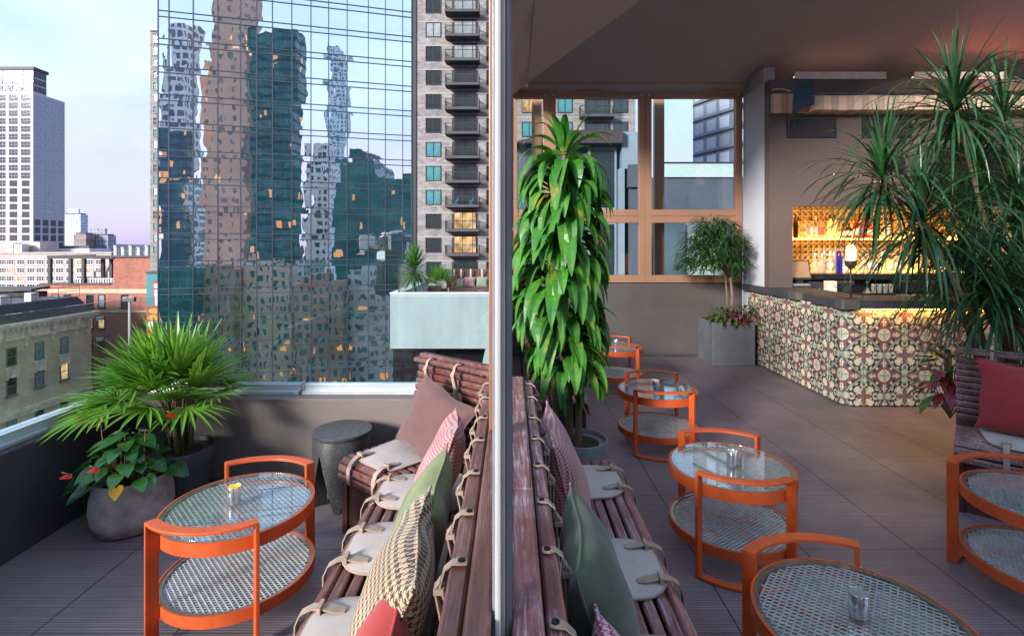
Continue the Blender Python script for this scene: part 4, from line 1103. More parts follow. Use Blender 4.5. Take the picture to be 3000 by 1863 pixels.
cushion('pink houndstooth cushion in front of the broad leaved dracaena pot', (.235,2.32,.635), (.94,-.05,.28), (-.27,0,.9), (.48,.50), .17, M_pinkh, roll=R(4), seed=6)
cushion('deep green cushion between the two houndstooth ones on the weathered bench', (.250,1.45,.640), (.94,-.10,.28), (-.27,0,.9), (.50,.50), .19, M_dkgreen, roll=R(-3), seed=7)
cushion('magenta houndstooth cushion at the bottom edge on the weathered bench', (.255,1.03,.59), (.93,-.12,.30), (-.27,0,.9), (.42,.42), .16, M_pinkh2, roll=R(5), seed=8)
cb_ = FE + uF*.36 + nF*.40
cushion('raspberry red cushion on the greyed bench at the right edge', (cb_.x,cb_.y,.67), (-nF.x,-nF.y,.28), (nF.x*.3,nF.y*.3,.9), (.50,.46), .15, M_rosered, roll=R(-2), seed=9)
cushion('red cushion behind the broad leaved dracaena, by the partition', (.30,4.45,.66), (.94,-.2,.28), (-.27,0,.9), (.45,.45), .16, M_rosered, seed=10)
cushion('pink houndstooth cushion farthest back along the partition benches', (.30,4.95,.66), (.94,-.1,.28), (-.27,0,.9), (.45,.45), .16, M_pinkh, seed=11)
for i, (px, m, lb, sc) in enumerate(((1324,M_red,'small red cushion on the neighbouring terrace bench',1.15),(1346,M_cream_,'small cream cushion half hidden beside the red one on the neighbouring terrace',.85),(1376,M_pinkp,'dusty pink cushion on the neighbouring terrace bench',1.05),(1412,M_olive,'faded olive cushion on the neighbouring terrace bench',1.05))):
    cushion(lb, (sx(px,Yn+1.75), Yn+1.75, bz+.62+.20*sc), (0,-1,.25), (0,.2,1), (.42*sc,.40*sc), .14, m, roll=R(8 if i==0 else -2), group='cushions on the neighbouring terrace', seed=20+i, fine=False)

# ================================================================ orange tables
def orangemat():
    t = NT('burnt orange powder coat'); v = t.coord()
    c = t.mix(t.ramp(t.noise(v, 7, 5, .65), .3, .7), (.46,.066,.012), (.64,.10,.02))
    c = t.mix(t.ramp(t.noise(v, 55, 5, .75), .66, .72, 0, .75), c, (.20,.045,.02))
    c = t.mix(t.ramp(t.noise(t.coord((90,90,6)), 1, 4, .7), .62, .72, 0, .4), c, (.62,.22,.10))
    return t.done(t.principled(c, t.ramp(t.noise(v, 16, 4), .3, .7, .34, .58), 0, t.bump(t.noise(v, 160, 3), .15, .001)))
M_orange = orangemat()
M_steelmesh = mat('galvanised expanded mesh', (.46,.45,.44), .42, .35, var=.25, vs=30)
M_rimsteel = mat('weathered steel rim', (.46,.40,.33), .35, .8, var=.25, vs=12)
M_tglass = glassmat('table top glass', (.95,.97,.96), .07)
M_brass = mat('brass glint', (.75,.42,.06), .25, .9)
def tsurf(R0, z):
    m = MB(); p, q = .0275, .0138; K = int(R0/p*2)+2; J = int(R0/q)+1
    for j in range(-J, J+1):
        prev = None
        for k in range(-K, K+1):
            cur = Vector((k*p/2, j*q + (q/2 if (k+j) % 2 else -q/2)*.80, z))
            if prev is not None and prev.xy.length < R0 and cur.xy.length < R0:
                d = (cur-prev).normalized(); e_ = d*.0012; a = Vector((-d.y, d.x, 0))*.0025; h_ = Vector((0,0,.0013))
                m.add([prev-e_-a-h_, cur+e_-a-h_, cur+e_+a+h_, prev-e_+a+h_], [(0,1,2,3)])
            prev = cur
    return m
def make_table(label, group):
    o = thing('orange_side_table', label, 'side table', (0,0,0), group=group)
    Rr_ = .318
    for z0, z1, nm in ((.405,.462,'upper_ring'),(.115,.165,'lower_ring')):
        MB().ring(Rr_, Rr_+.009, z0, z1, 64).build(nm, M_orange, o, auto=40)
    for zz, nm, nm2 in ((.452,'upper_mesh','upper_rim'),(.155,'lower_mesh','lower_rim')):
        MB().ring(Rr_-.017, Rr_-.001, zz-.008, zz+.006, 64).build(nm2, M_rimsteel, o, auto=40)
        tsurf(Rr_-.012, zz).build(nm, M_steelmesh, o)
    for z0 in (.412, .122):
        b = MB()
        for a in (R(45), R(-45)):
            c_, s_ = math.cos(a)*Rr_, math.sin(a)*Rr_
            b.beam((-c_,-s_,z0), (c_,s_,z0), .028, .005) if a > 0 else (b.beam((-c_,-s_,z0),(-c_*.045,-s_*.045,z0),.028,.005), b.beam((c_*.03,s_*.03,z0),(c_,s_,z0),.028,.005))
        b.build('cross_brace', M_orange, o)
    MB().lathe([(Rr_-.006,.4600),(Rr_-.004,.4625),(Rr_-.004,.4655),(Rr_-.006,.4680),(0,.4680)], 64).build('glass_top', M_tglass, o, auto=40)
    a0 = R(39)
    for base in (-90, 90):
        c = R(base)
        MB().arcbar(.330,.378,.520,.532,c-a0,c+a0,28).build('handle', M_orange, o, bevel=.0015)
        MB().arcbar(.332,.376,.004,.016,c-a0,c+a0,28).build('foot_bar', M_orange, o, bevel=.0015)
        for sgn in (-1,1):
            t = c + sgn*(a0-.018); dr = Vector((math.cos(t), math.sin(t), 0)); dt = Vector((-dr.y, dr.x, 0))
            l = MB()
            vs = [dr*r + dt*w_ + Vector((0,0,z)) for z in (.012,.524) for r, w_ in ((.3285,-.0075),(.378,-.0075),(.378,.0075),(.3285,.0075))]
            l.add(vs, [(3,2,1,0),(4,5,6,7),(0,1,5,4),(1,2,6,5),(2,3,7,6),(3,0,4,7)]).build('leg', M_orange, o, bevel=.0015)
    return o
TG = 'round orange tables'
t0 = make_table('orange mesh table beside the concrete planter on the left terrace', TG)
t0.location = (-1.275,2.39,0)
spots = ((1.205,2.81,R(-10),'orange mesh table next to the deep green cushion, second nearest in the right row'),
         (1.225,4.30,R(-6),'orange mesh table beside the broad leaved dracaena pot, third in the right row'),
         (1.235,6.10,R(-4),'orange mesh table farthest away, by the window wall'),
         (1.13,1.645,R(6),'orange mesh table at the bottom edge, nearest of all'),
         (2.565,2.43,R(6),'orange mesh table cut by the right edge in front of the greyed bench'))
for x, y, rz, lb in spots: dup(t0, (x,y,0), rz, lb)
# votive glasses
M_vot = NT('mercury glass'); v_ = M_vot.coord((40,40,4)); 
M_vot = M_vot.done(M_vot.principled(M_vot.mix(M_vot.ramp(M_vot.noise(v_,1.5,3),.4,.6),(.42,.42,.44),(.85,.85,.86)), .18, .85))
M_wax = mat('gold lined candle glass', (.85,.50,.03), .35, .3, Emission_Color=(1,.6,.02), Emission_Strength=.25)
M_wax2 = mat('silver lined candle glass', (.7,.68,.64), .3, .5)
for i, (x, y, m, lb) in enumerate(((-1.30,2.385,M_wax,'gold lined candle holder on the left terrace table'),(1.205,2.79,M_wax2,'silver candle holder on the table next to the deep green cushion'),(1.205,4.27,M_wax,'gold lined candle holder on the table beside the dracaena pot'),(1.24,6.08,M_wax2,'silver candle holder on the table by the window wall'),(1.125,1.655,M_wax2,'silver candle holder on the nearest table at the bottom edge'))):
    o = thing('candle_holder', lb, 'candle holder', (x,y,.4683), group='votive candle holders')
    MB().lathe([(.0,.0),(.026,.0),(.029,.004),(.0305,.075),(.029,.077),(.028,.075),(.0265,.012),(0,.012)], 24).build('glass_cup', M_vot, o, auto=40)
    MB().lathe([(.0275,.045),(.0278,.072),(.0272,.072),(.0268,.04),(0,.04)], 24).build('lining', m, o, auto=40)

# ================================================================ stool
so_ = thing('stool', 'black speckled terrazzo stool with wedge legs by the back parapet', 'stool', (-1.11,3.34,0))
def terrazzo():
    t = NT('black terrazzo'); v = t.coord(); n = t.noise(v, 300, 2, .6)
    c = t.mix(t.ramp(n, .60, .70), (.030,.030,.032), (.42,.40,.38)); c = t.mix(t.ramp(t.noise(v, 600, 2), .62, .72, 0, .6), c, (.25,.22,.2))
    return t.done(t.principled(c, t.ramp(t.noise(v, 30, 3), .3, .7, .28, .5), 0))
M_terr = terrazzo()
sb = MB(); n = 96; Ro, Ri, ht = .188, .10, .468
def zlow(a):
    f = (a/(2*math.pi)*5 + .15) % 1.0
    f = abs(f-.5)*2
    return max(0.0, .37*(1-f*1.22)) if f < .82 else 0.0
vs, fs = [], []
for i in range(n):
    a = 2*math.pi*i/n; c_, s_ = math.cos(a), math.sin(a); zl = zlow(a)
    zl_ = zl
    taper = lambda z: 1 - .05*max(0, (.25-z)/.25)
    vs += [(Ro*taper(zl_)*c_, Ro*taper(zl_)*s_, zl_), (Ro*c_, Ro*s_, ht-.045), (Ro*.965*c_, Ro*.965*s_, ht-.030), (Ro*.965*c_, Ro*.965*s_, ht-.026), (Ro*c_, Ro*s_, ht-.018), (Ro*c_, Ro*s_, ht-.004), (Ro*.985*c_, Ro*.985*s_, ht), (Ri*c_, Ri*s_, max(zl_, .0)), (Ri*c_, Ri*s_, .34)]
W_ = 9
for i in range(n):
    j = (i+1) % n
    for k in range(6): fs.append((i*W_+k, j*W_+k, j*W_+k+1, i*W_+k+1))
    fs.append((i*W_+7, j*W_+7, j*W_, i*W_)); fs.append((i*W_+8, j*W_+8, j*W_+7, i*W_+7))
fs.append(tuple(i*W_+6 for i in range(n))); fs.append(tuple(i*W_+8 for i in range(n-1,-1,-1)))
sb.add(vs, fs).build('body', M_terr, so_, auto=35)

# ================================================================ pots
M_soil = mat('potting soil', (.035,.022,.015), .95, var=.5, vs=40, bump=1, bs=60, bd=.02)
M_concrete = mat('stained concrete', (.40,.345,.31), .8, var=.40, vs=7, bump=.3, bs=40, bd=.004, col2=(.62,.56,.52))
M_plastic = mat('charcoal plastic', (.042,.046,.055), .5, var=.15, vs=4)
M_greypot = mat('grey plastic', (.19,.20,.225), .5, var=.12, vs=4)
cp = thing('concrete_planter', 'low stained oval concrete planter with rounded sides', 'planter', (-2.235,3.005,0), R(38))
MB().lathe([(.12,0),(.165,.012),(.202,.08),(.214,.15),(.210,.22),(.192,.295),(.186,.308),(.174,.308),(.170,.29),(.176,.24)], 40, ex=.98, ey=.74).build('pot', M_concrete, cp, auto=50)
MB().lathe([(.178,.262),(.10,.278),(0,.28)], 24, ex=.98, ey=.74).build('soil', M_soil, cp, smooth=True)
pp = thing('palm_pot', 'charcoal round pot with a wide rim in the corner of the left terrace', 'pot', (-2.16,3.33,0))
MB().lathe([(.13,0),(.148,.005),(.185,.265),(.198,.268),(.205,.355),(.203,.36),(.193,.36),(.186,.33)], 40).build('pot', M_plastic, pp, auto=35)
MB().lathe([(.187,.32),(.1,.335),(0,.34)], 24).build('soil', M_soil, pp, smooth=True)
dp = thing('dracaena_pot', 'light grey round pot below the broad leaved dracaena', 'pot', (.47,3.50,0))
MB().lathe([(.12,0),(.135,.005),(.166,.225),(.176,.228),(.186,.345),(.184,.35),(.173,.35),(.168,.32)], 40).build('pot', M_greypot, dp, auto=35)
MB().lathe([(.168,.315),(.09,.325),(0,.33)], 24).build('soil', M_soil, dp, smooth=True)

# ================================================================ fan palm
M_palm = leafmat('bright palm leaf', (.11,.30,.022), (.25,.45,.06), .36, 3, .35, (.28,.36,.06))
M_palmd = leafmat('deep palm leaf', (.03,.11,.012), (.07,.19,.025), .38, 3, .3)
M_stem = mat('fibrous palm stem', (.10,.085,.03), .8, vs=20, var=.3)
random.seed(5)
def fan_palm(o, n_leaf, hub, spread, hmin, hmax, blade, m1, stems=5, z0=.33, up=.0, lean=(0,0)):
    fol, st = MB(), MB()
    for i in range(n_leaf):
        az = i*2.39996 + random.uniform(-.3,.3); f = (i+.5)/n_leaf
        hgt = hmax - (hmax-hmin)*f**1.0 + random.uniform(-.04,.04)
        rad = spread*(.12 + .88*f**.8)*random.uniform(.8,1.1)
        b0 = Vector((random.uniform(-.05,.05), random.uniform(-.05,.05), z0))
        h_ = Vector((math.cos(az)*rad+lean[0], math.sin(az)*rad+lean[1], hgt))
        mid = b0.lerp(h_, .55) + Vector((0,0,.08+.05*f)) - Vector((math.cos(az),math.sin(az),0))*rad*.12
        st.tube([b0, b0.lerp(mid,.5)+Vector((0,0,.02)), mid, h_], [.006,.005,.004,.003], 5)
        ax = (h_-mid).normalized(); ax = (ax + Vector((0,0,.55*(1-f)+up)) - Vector((0,0,.30*f*f))).normalized()
        sd = ax.cross(Z); sd = sd.normalized() if sd.length > .05 else Vector((1,0,0))
        sd = (sd + Vector((0,0,random.uniform(-.3,.3)))).normalized()
        nbl = random.randint(13,17); span = R(random.uniform(150,195))
        for k in range(nbl):
            t = (k/(nbl-1)-.5)*span
            d = ax*math.cos(t) + sd*math.sin(t)
            L = blade*(1-.28*abs(t)/(span/2))*random.uniform(.85,1.08)
            fol.blade(h_, d, L, .033*random.uniform(.8,1.15), .25+.28*f+random.uniform(0,.2), 5, .22, .25, .35)
    for k in range(stems):
        a = k*2.4; x, y = math.cos(a)*.05, math.sin(a)*.05
        st.tube([(x,y,z0-.04),(x*1.2,y*1.2,z0+.1),(x*1.7,y*1.7,z0+.24)], [.016,.015,.010], 6)
    st.build('stem', M_stem, o, smooth=True)
    fol.build('foliage', m1, o)
fp = thing('fan_palm', 'lush bright green fan palm growing in the charcoal pot in the terrace corner', 'palm', (-2.16,3.33,0))
fan_palm(fp, 42, None, .32, .66, .88, .355, M_palm, lean=(-.10,.02))

# ================================================================ anthurium in the concrete planter
M_anth = leafmat('glossy dark heart leaf', (.012,.060,.014), (.035,.13,.022), .22, 7, .15, (.10,.16,.03), coat=.3)
M_redfl = mat('red waxy spathe', (.55,.015,.015), .25, var=.15)
M_yel = mat('yellowing leaf', (.42,.22,.02), .4)
def heart(mb, c, d, nrm, L, w_):
    """heart shaped leaf from its stalk at c towards d"""
    d = Vector(d).normalized(); nrm = Vector(nrm); nrm = (nrm - d*nrm.dot(d)).normalized(); s_ = d.cross(nrm); c = Vector(c)
    prof = [(-.16,.22),(-.20,.42),(-.08,.86),(.14,1.0),(.38,.92),(.62,.66),(.84,.30),(1.0,.0)]
    vs = [c]
    mid = []
    for t, ww in prof:
        cur = -.20*t*t
        vs.append(c + d*L*t + s_*w_*ww*.5 + nrm*(L*(.07*ww + cur*.6)))
    for t, ww in prof[:-1][::-1]:
        cur = -.20*t*t
        vs.append(c + d*L*t - s_*w_*ww*.5 + nrm*(L*(.07*ww + cur*.6)))
    n0 = len(vs)
    for t in (.3,.6): vs.append(c + d*L*t + nrm*(-.12*t*t*L))
    K = 8
    r = lambda k: k; l = lambda k: 16-k     # right k=1..8, left mirrored
    fs = [(0,1,2,3),(0,3,4,n0),(n0,4,5,n0+1),(n0+1,5,6,7,8),(0,n0,12,13),(0,13,14,15),(n0,n0+1,11,12),(n0+1,8,9,10,11)]
    mb.add(vs, fs)
an = thing('anthurium', 'dark glossy heart leaved plant with a few red flowers in the concrete planter', 'plant', (-2.23,2.96,.28))
fo, st, fl_, ye = MB(), MB(), [], MB()
random.seed(9)
for i in range(64):
    az = i*2.39996 + random.uniform(-.2,.2); f = (i+.5)/64
    rad = (.03 + .19*f**.7)*random.uniform(.85,1.1); hz = .27*(1-f)**.8 + .03 + random.uniform(-.03,.04)
    p = Vector((math.cos(az)*rad*1.05, math.sin(az)*rad*.95, hz))
    st.tube([(math.cos(az)*.05,math.sin(az)*.04,0),(math.cos(az)*rad*.6,math.sin(az)*rad*.55,hz*.7),p], .003, 5)
    dd = Vector((math.cos(az+random.uniform(-.5,.5)), math.sin(az+random.uniform(-.5,.5)), -.25-.3*f))
    L = random.uniform(.075,.112)
    heart(ye if i in (57,) else fo, p, dd, Vector((-.1*math.cos(az),-.1*math.sin(az)-.2,1)), L, L*.86)
for i in range(2):
    s_ = MB(); x = -.05+.1*i
    s_.tube([(x*2,-.02,0),(x*2.4,-.03,.25),(x*2.6,-.04,.40-.06*i)], [.004,.0035,.002], 5); s_.build('flower_stalk', M_brass if False else mat('dry stalk', (.25,.10,.05), .8), an)
st.build('stem', M_stem, an, smooth=True); fo.build('foliage', M_anth, an, smooth=True); ye.build('yellow_leaf', M_yel, an, smooth=True)
for (x,y,z) in ((-.16,-.20,.14),(-.02,-.19,.17),(.20,.10,.37)):
    q = MB(); heart(q, (x,y,z), (-.5,-.6,.1), (.1,-.6,.8), .048, .036); s_ = q.build('flower', M_redfl, an, smooth=True)
    MB().tube([(x,y,z+.01),(x-.02,y-.03,z+.035)], [.004,.0025], 6).build('spadix', M_yel, s_, smooth=True)

# ================================================================ broad leaved dracaena
M_drac = leafmat('glossy strap leaf', (.020,.135,.014), (.088,.285,.028), .42, 4, .25, (.27,.25,.03), coat=.0, spec=.45)
M_cane = mat('ringed cane', (.12,.085,.04), .8, var=.4, vs=30, stretch=(1,1,8))
def strapleaves(fol, cx, cy, z, n, L0, w0, pitch, az0=0, spreadr=.03):
    for k in range(n):
        az = az0 + k*2.39996 + random.uniform(-.35,.35)
        el = pitch + random.uniform(-.55,.45)
        d = Vector((math.cos(az)*math.cos(el), math.sin(az)*math.cos(el), math.sin(el)))
        fol.blade((cx+math.cos(az)*spreadr, cy+math.sin(az)*spreadr, z+random.uniform(-.04,.04)), d, L0*random.uniform(.75,1.12), w0*random.uniform(.85,1.3), random.uniform(2.6,7.5) if pitch < .8 else random.uniform(1.2,3.0), 9, .16, .30, .42, roll=random.uniform(-.25,.25), twist=random.uniform(-.5,.5))
random.seed(14)
dm = thing('broad_leaved_dracaena', 'tall dracaena with broad drooping glossy leaves in front of the window wall', 'plant', (.42,3.50,0))
fo = MB()
canes = ((-.06,.02,2.30),(-.16,.03,1.66),(.04,-.05,1.12),(-.02,.05,.80))
cn = MB()
for x, y, zt_ in canes:
    pts = [(x*.6,y,.30),(x*.9,y,.30+(zt_-.3)*.5),(x,y,zt_)]
    cn.tube(pts, [.024,.021,.016], 10)
    z = .36
    while z < zt_: cn.tube([(x*.6+x*.4*(z/zt_),y,z),(x*.6+x*.4*(z/zt_),y,z+.010)], .026, 10); z += .045
cn.build('cane', M_cane, dm, smooth=False)
strapleaves(fo, -.06,.02,2.30, 14, .38,.062, 1.05)
strapleaves(fo, -.06,.02,2.20, 26, .44,.078, .60)
strapleaves(fo, -.06,.02,2.12, 24, .46,.082, .50)
z = 2.02
while z > 1.60: strapleaves(fo, -.07,.02,z, 23, .43,.084, .40, z*3, .07); z -= .11
strapleaves(fo, -.16,.03,1.64, 16, .46,.068, .75)
z = 1.52
while z > 1.14: strapleaves(fo, -.10,.02,z, 23, .43,.084, .40, z*5, .09); z -= .11
strapleaves(fo, .0,-.05,1.14, 14, .36,.066, .75)
z = 1.04
while z > .72: strapleaves(fo, -.05,-.02,z, 24, .35,.078, .45, z*7, .07); z -= .11
strapleaves(fo, -.06,.03,.80, 14, .34,.062, .5, 2)
fo.build('foliage', M_drac, dm)

# ================================================================ spiky dracaena at the right
M_marg = leafmat('narrow dark green leaf', (.012,.060,.022), (.042,.130,.045), .34, 3, .2, (.10,.10,.02), spec=.5)
random.seed(23)
sp_ = thing('spiky_dracaena', 'tall spiky leaved dracaena with several heads rising behind the greyed bench', 'plant', (3.85,3.80,0))
bx_ = MB(); fo = MB()
heads = ((2796,300,4.05,120,.74),(2585,500,4.05,110,.66),(2700,625,3.85,120,.68),(2985,585,4.0,130,.72),(2930,860,3.7,120,.58),(2860,470,4.3,110,.7),(2830,770,4.1,90,.60),(2990,790,4.1,110,.66),(2940,330,4.4,80,.7),(2830,640,4.2,120,.7),(2860,800,3.9,110,.56))
for hx, hy, hY, nn, L0 in heads:
    h_ = at(hx,hy,hY) - Vector((3.85,3.80,0))
    b0 = Vector((max(-.25,min(.25,h_.x*.25))+random.uniform(-.05,.05), -.05+h_.y*.1, .45))
    bx_.tube([b0, b0.lerp(h_,.4)+Vector((-.05*h_.x,0,.05)), b0.lerp(h_,.8)+Vector((-.03*h_.x,0,-.02)), h_], [.026,.020,.014,.010], 7)
    nn = int(nn*1.25); L0 *= 1.06
    for k in range(nn):
        az = k*2.39996 + random.uniform(-.3,.3); f = k/nn
        el = R(82) - f*R(118) + random.uniform(-.15,.15)
        d = Vector((math.cos(az)*math.cos(el), math.sin(az)*math.cos(el), math.sin(el)))
        fo.blade(h_ - Vector((0,0,.16*f)), d, L0*random.uniform(.72,1.12)*(.8+.3*math.sin(f*2.6)), .023*random.uniform(.75,1.15), random.uniform(1.3,3.2) if f > .12 else random.uniform(.2,1.2), 7, .12, .55, .3, twist=random.uniform(-.6,.6))
bx_.build('trunk', M_cane, sp_, smooth=True); fo.build('foliage', M_marg, sp_)
tb = thing('trough_planter', 'dark grey trough planter hidden behind the greyed bench', 'planter', (3.85,3.75,0), R(-42))
MB().bx(-.40,.40,-.20,.20,0,.45).build('box', M_plastic, tb, bevel=.01); MB().bx(-.38,.38,-.18,.18,.45,.454).build('soil', M_soil, tb)

# crotons
M_crot = leafmat('croton leaf', (.035,.11,.02), (.10,.20,.03), .3, 9, .2, (.35,.22,.03), coat=.2)
M_crotr = leafmat('dark red croton leaf', (.10,.012,.02), (.26,.03,.03), .3, 9, .2, (.05,.07,.02), coat=.2)
M_crotp = leafmat('magenta croton leaf', (.26,.04,.10), (.40,.14,.24), .3, 12, .2)
def croton(label, loc, n, r, h, L, mixr=.5, seed=1, low=0., az_=None):
    random.seed(seed)
    o = thing('croton', label, 'plant', loc)
    g, rd, pk, st = MB(), MB(), MB(), MB()
    for i in range(n):
        az = az_[0] + (az_[1]-az_[0])*random.random() if az_ else i*2.39996; f = (i+.5)/n
        p = Vector((math.cos(az)*r*f*.5, math.sin(az)*r*f*.5, h*(1-f*.8)+low))
        st.tube([(0,0,low-.1),p], .004, 4)
        d = Vector((math.cos(az), math.sin(az), .7-1.3*f))
        t_ = random.random()
        (rd if t_ < mixr*.7 else (pk if t_ < mixr and f > .4 else g)).blade(p, d, L*random.uniform(.8,1.15), L*.34, 1.2, 6, .10, .15, .45)
    st.build('stem', M_stem, o)
    for mb, m, nm in ((g,M_crot,'green_foliage'),(rd,M_crotr,'red_foliage'),(pk,M_crotp,'pink_foliage')):
        if mb.v: mb.build(nm, m, o)
    return o
croton('croton with green and magenta leaves poking out beside the greyed bench', (3.42,3.98,.42), 34, .30, .42, .20, .35, 3, 0, (R(90),R(285)))
# ================================================================ window wall
YW = 7.69
M_copper = mat('copper brown window frame', (.37,.185,.115), .5, .15, var=.10, vs=1.5)
dw_ = thing('low_wall', 'dark taupe rendered wall under the big windows', 'wall', (1.7,YW,0))
MB().bx(-.02,3.47,YW,YW+.2,.0,1.112).build('wall', M_taupe2, dw_, world=True)
MB().bx(-.02,3.46,YW-.02,YW-.002,0,.035).build('skirting', M_charcoal, dw_, world=True)
ww = thing('window_wall', 'tall copper framed window wall of six panes at the back', 'window', (1.7,YW,1.112))
fz0, fz1 = 1.114, 3.98
def fr_(x0,x1,z0,z1,nm,y0=YW-.03,y1=YW+.07): return MB().bx(x0,x1,y0,y1,z0,z1).build(nm, M_copper, ww, world=True, bevel=.004)
for x0,x1 in ((-.02,.075),(.47,.56),(.563,.66),(1.91,2.003),(2.006,2.10),(3.367,3.465)): fr_(x0,x1,fz0,fz1,'mullion')
xs = ((.075,.47),(.66,1.91),(2.10,3.367))
for x0,x1 in xs:
    fr_(x0,x1,3.89,fz1,'head_rail'); fr_(x0,x1,fz0,1.224,'bottom_rail'); fr_(x0,x1,2.01,2.108,'transom'); fr_(x0,x1,2.111,2.21,'transom')
    for z0,z1 in ((1.224,2.01),(2.21,3.89)): MB().bx(x0,x1,YW+.02,YW+.03,z0,z1).build('glass_pane', M_clear, ww, world=True)
for x in (sx(1450+200*.615,7.95), sx(1450+789*.615,7.95)):
    o = MB().bx(x-.075,x+.075,8.0,8.1,.9,4.1).build('outer_post', M_copper, ww, world=True)
bolt = MB()
for x in (.50,.62,1.945,2.06,3.40):
    bolt.lathe([(.012,0),(.012,.004),(0,.006)], 10, M=Matrix.Translation((x,YW-.031,3.93)) @ Matrix.Rotation(R(90),4,'X'))
bolt.build('screw_heads', M_alu, ww, world=True)

# beyond the window: roof structures
M_blue = mat('blue grey metal cladding', (.20,.25,.31), .55, var=.12, vs=1)
M_navy = mat('dark blue grey render', (.060,.075,.105), .8, var=.12, vs=1)
M_mint = mat('pale green coping', (.36,.47,.46), .6, var=.06)
o = thing('roof_house', 'dark rooftop house with a sloping hood and large window outside the window wall', 'building', (1.4,14,0))
YH = 13.5
hx = lambda r: sx(1450+r*.615, YH); hz = lambda r: sz(r*.615, YH)
MB().bx(hx(80),hx(590),YH,YH+3,-3,hz(700)).build('wall', M_navy, o, world=True)
MB().add([(hx(60),YH-.5,hz(700)),(hx(592),YH-.5,hz(700)),(hx(592),YH-.5,hz(640)),(hx(330),YH-.5,hz(640)),(hx(60),YH+3,hz(700)),(hx(592),YH+3,hz(700)),(hx(592),YH+3,hz(640)),(hx(330),YH+3,hz(640))],[(0,1,2,3),(7,6,5,4),(0,4,5,1),(1,5,6,2),(2,6,7,3),(3,7,4,0)]).build('hood', mat('plum brown canvas', (.05,.035,.045), .9), o, world=True)
MB().bx(hx(440),hx(575),YH-.12,YH-.001,hz(1400),hz(705)).build('window_frame', M_blue, o, world=True)
MB().bx(hx(452),hx(562),YH-.14,YH-.121,hz(990),hz(720)).bx(hx(452),hx(562),YH-.14,YH-.121,hz(1390),hz(1070)).build('window_pane', M_pane, o, world=True)
MB().bx(hx(594),hx(680),YH-.3,YH+2.5,hz(812),hz(640)).bx(hx(580),hx(606),YH-.3,YH,hz(1400),hz(812)).build('duct', M_blue, o, world=True)
MB().bx(hx(620),hx(690),YH-.4,YH+2,hz(900),hz(795)).bx(hx(628),hx(700),YH-.3,YH+2,hz(1400),hz(905)).build('plant_box', M_navy, o, world=True)
o = thing('roof_parapet', 'dark blue grey roof wall with a pale green coping outside the right window', 'wall', (8,22,0))
YP = 22.0; hx = lambda r: sx(1450+r*.615, YP); hz = lambda r: sz(r*.615, YP)
MB().bx(hx(690),hx(1500),YP,YP+.4,-4,hz(846)).build('wall', M_navy, o, world=True)
MB().bx(hx(800),hx(1500),YP-.1,YP+.5,hz(846),hz(782)).build('coping', M_mint, o, world=True)
MB().bx(hx(800),hx(1500),YP-.12,YP+.6,hz(782),hz(774)).build('roof_edge', M_iron, o, world=True)
MB().bx(hx(905),hx(1500),YP-.5,YP-.05,-4,hz(935)).build('upstand', M_navy, o, world=True)
o = thing('white_wall', 'pale bluish roof wall seen through the lower right window', 'wall', (4,11,0))
YQ = 10.5; hx = lambda r: sx(1450+r*.615, YQ); hz = lambda r: sz(r*.615, YQ)
MB().bx(hx(795),hx(905),YQ,YQ+.2,-2,hz(1060)).build('side_wall', M_blue, o, world=True); MB().bx(hx(905),hx(1400),YQ+.1,YQ+.3,-2,hz(1055)).build('wall', mat('white roof wall', (.75,.76,.78), .7), o, world=True)
# slanted office block
g = gridmat('grey office block', (.20,.22,.27), (.40,.44,.52), 3.4, 3.5, .72, .62, .0, rough=.3)
d_ = Vector((.418,-1)).normalized(); a_ = math.atan2(d_.y, d_.x)
o = thing('office_block', 'grey office block with ribbon windows seen obliquely through the right window', 'building', (38,107,-60), a_)
MB().bx(0,45,0,30,0,115).build('wall', g, o)
rb_ = MB()
for i in range(33): rb_.bx(0,45,-.12,0,i*3.5-.25,i*3.5+.1)
rb_.build('floor_band', M_iron, o)

# ================================================================ pier, bar wall
YB = 6.87
M_pier = mat('pale grey rendered pier', (.46,.47,.50), .75, var=.06, vs=1.5, bump=.15, bs=60, bd=.003)
M_barwall = mat('dark brown painted wall', (.095,.066,.058), .7, var=.08, vs=1.2, bump=.12, bs=70, bd=.003)
pr = thing('pier', 'pale grey rendered pier between the window wall and the bar', 'pillar', (3.5,7.2,0))
MB().bx(3.472,3.60,YB+.003,7.66,0,3.9).build('wall', M_pier, pr, world=True)
bwl = thing('bar_wall', 'dark brown wall with the lit bar opening', 'wall', (6.4,YB,0))
ox0, ox1, oz0, oz1 = 3.78, 7.1, 1.02, 2.20
MB().bx(3.47,ox0,YB,YB+.14,0,3.9).bx(ox0,ox1,YB,YB+.14,oz1,3.9).bx(ox1,9.4,YB,YB+.14,0,3.9).bx(ox0,ox1,YB,YB+.14,0,oz0-.05).build('wall', M_barwall, bwl, world=True)
MB().bx(3.61,9.4,YB+.14,YB+1.15,3.86,3.9).build('top', M_barwall, bwl, world=True)
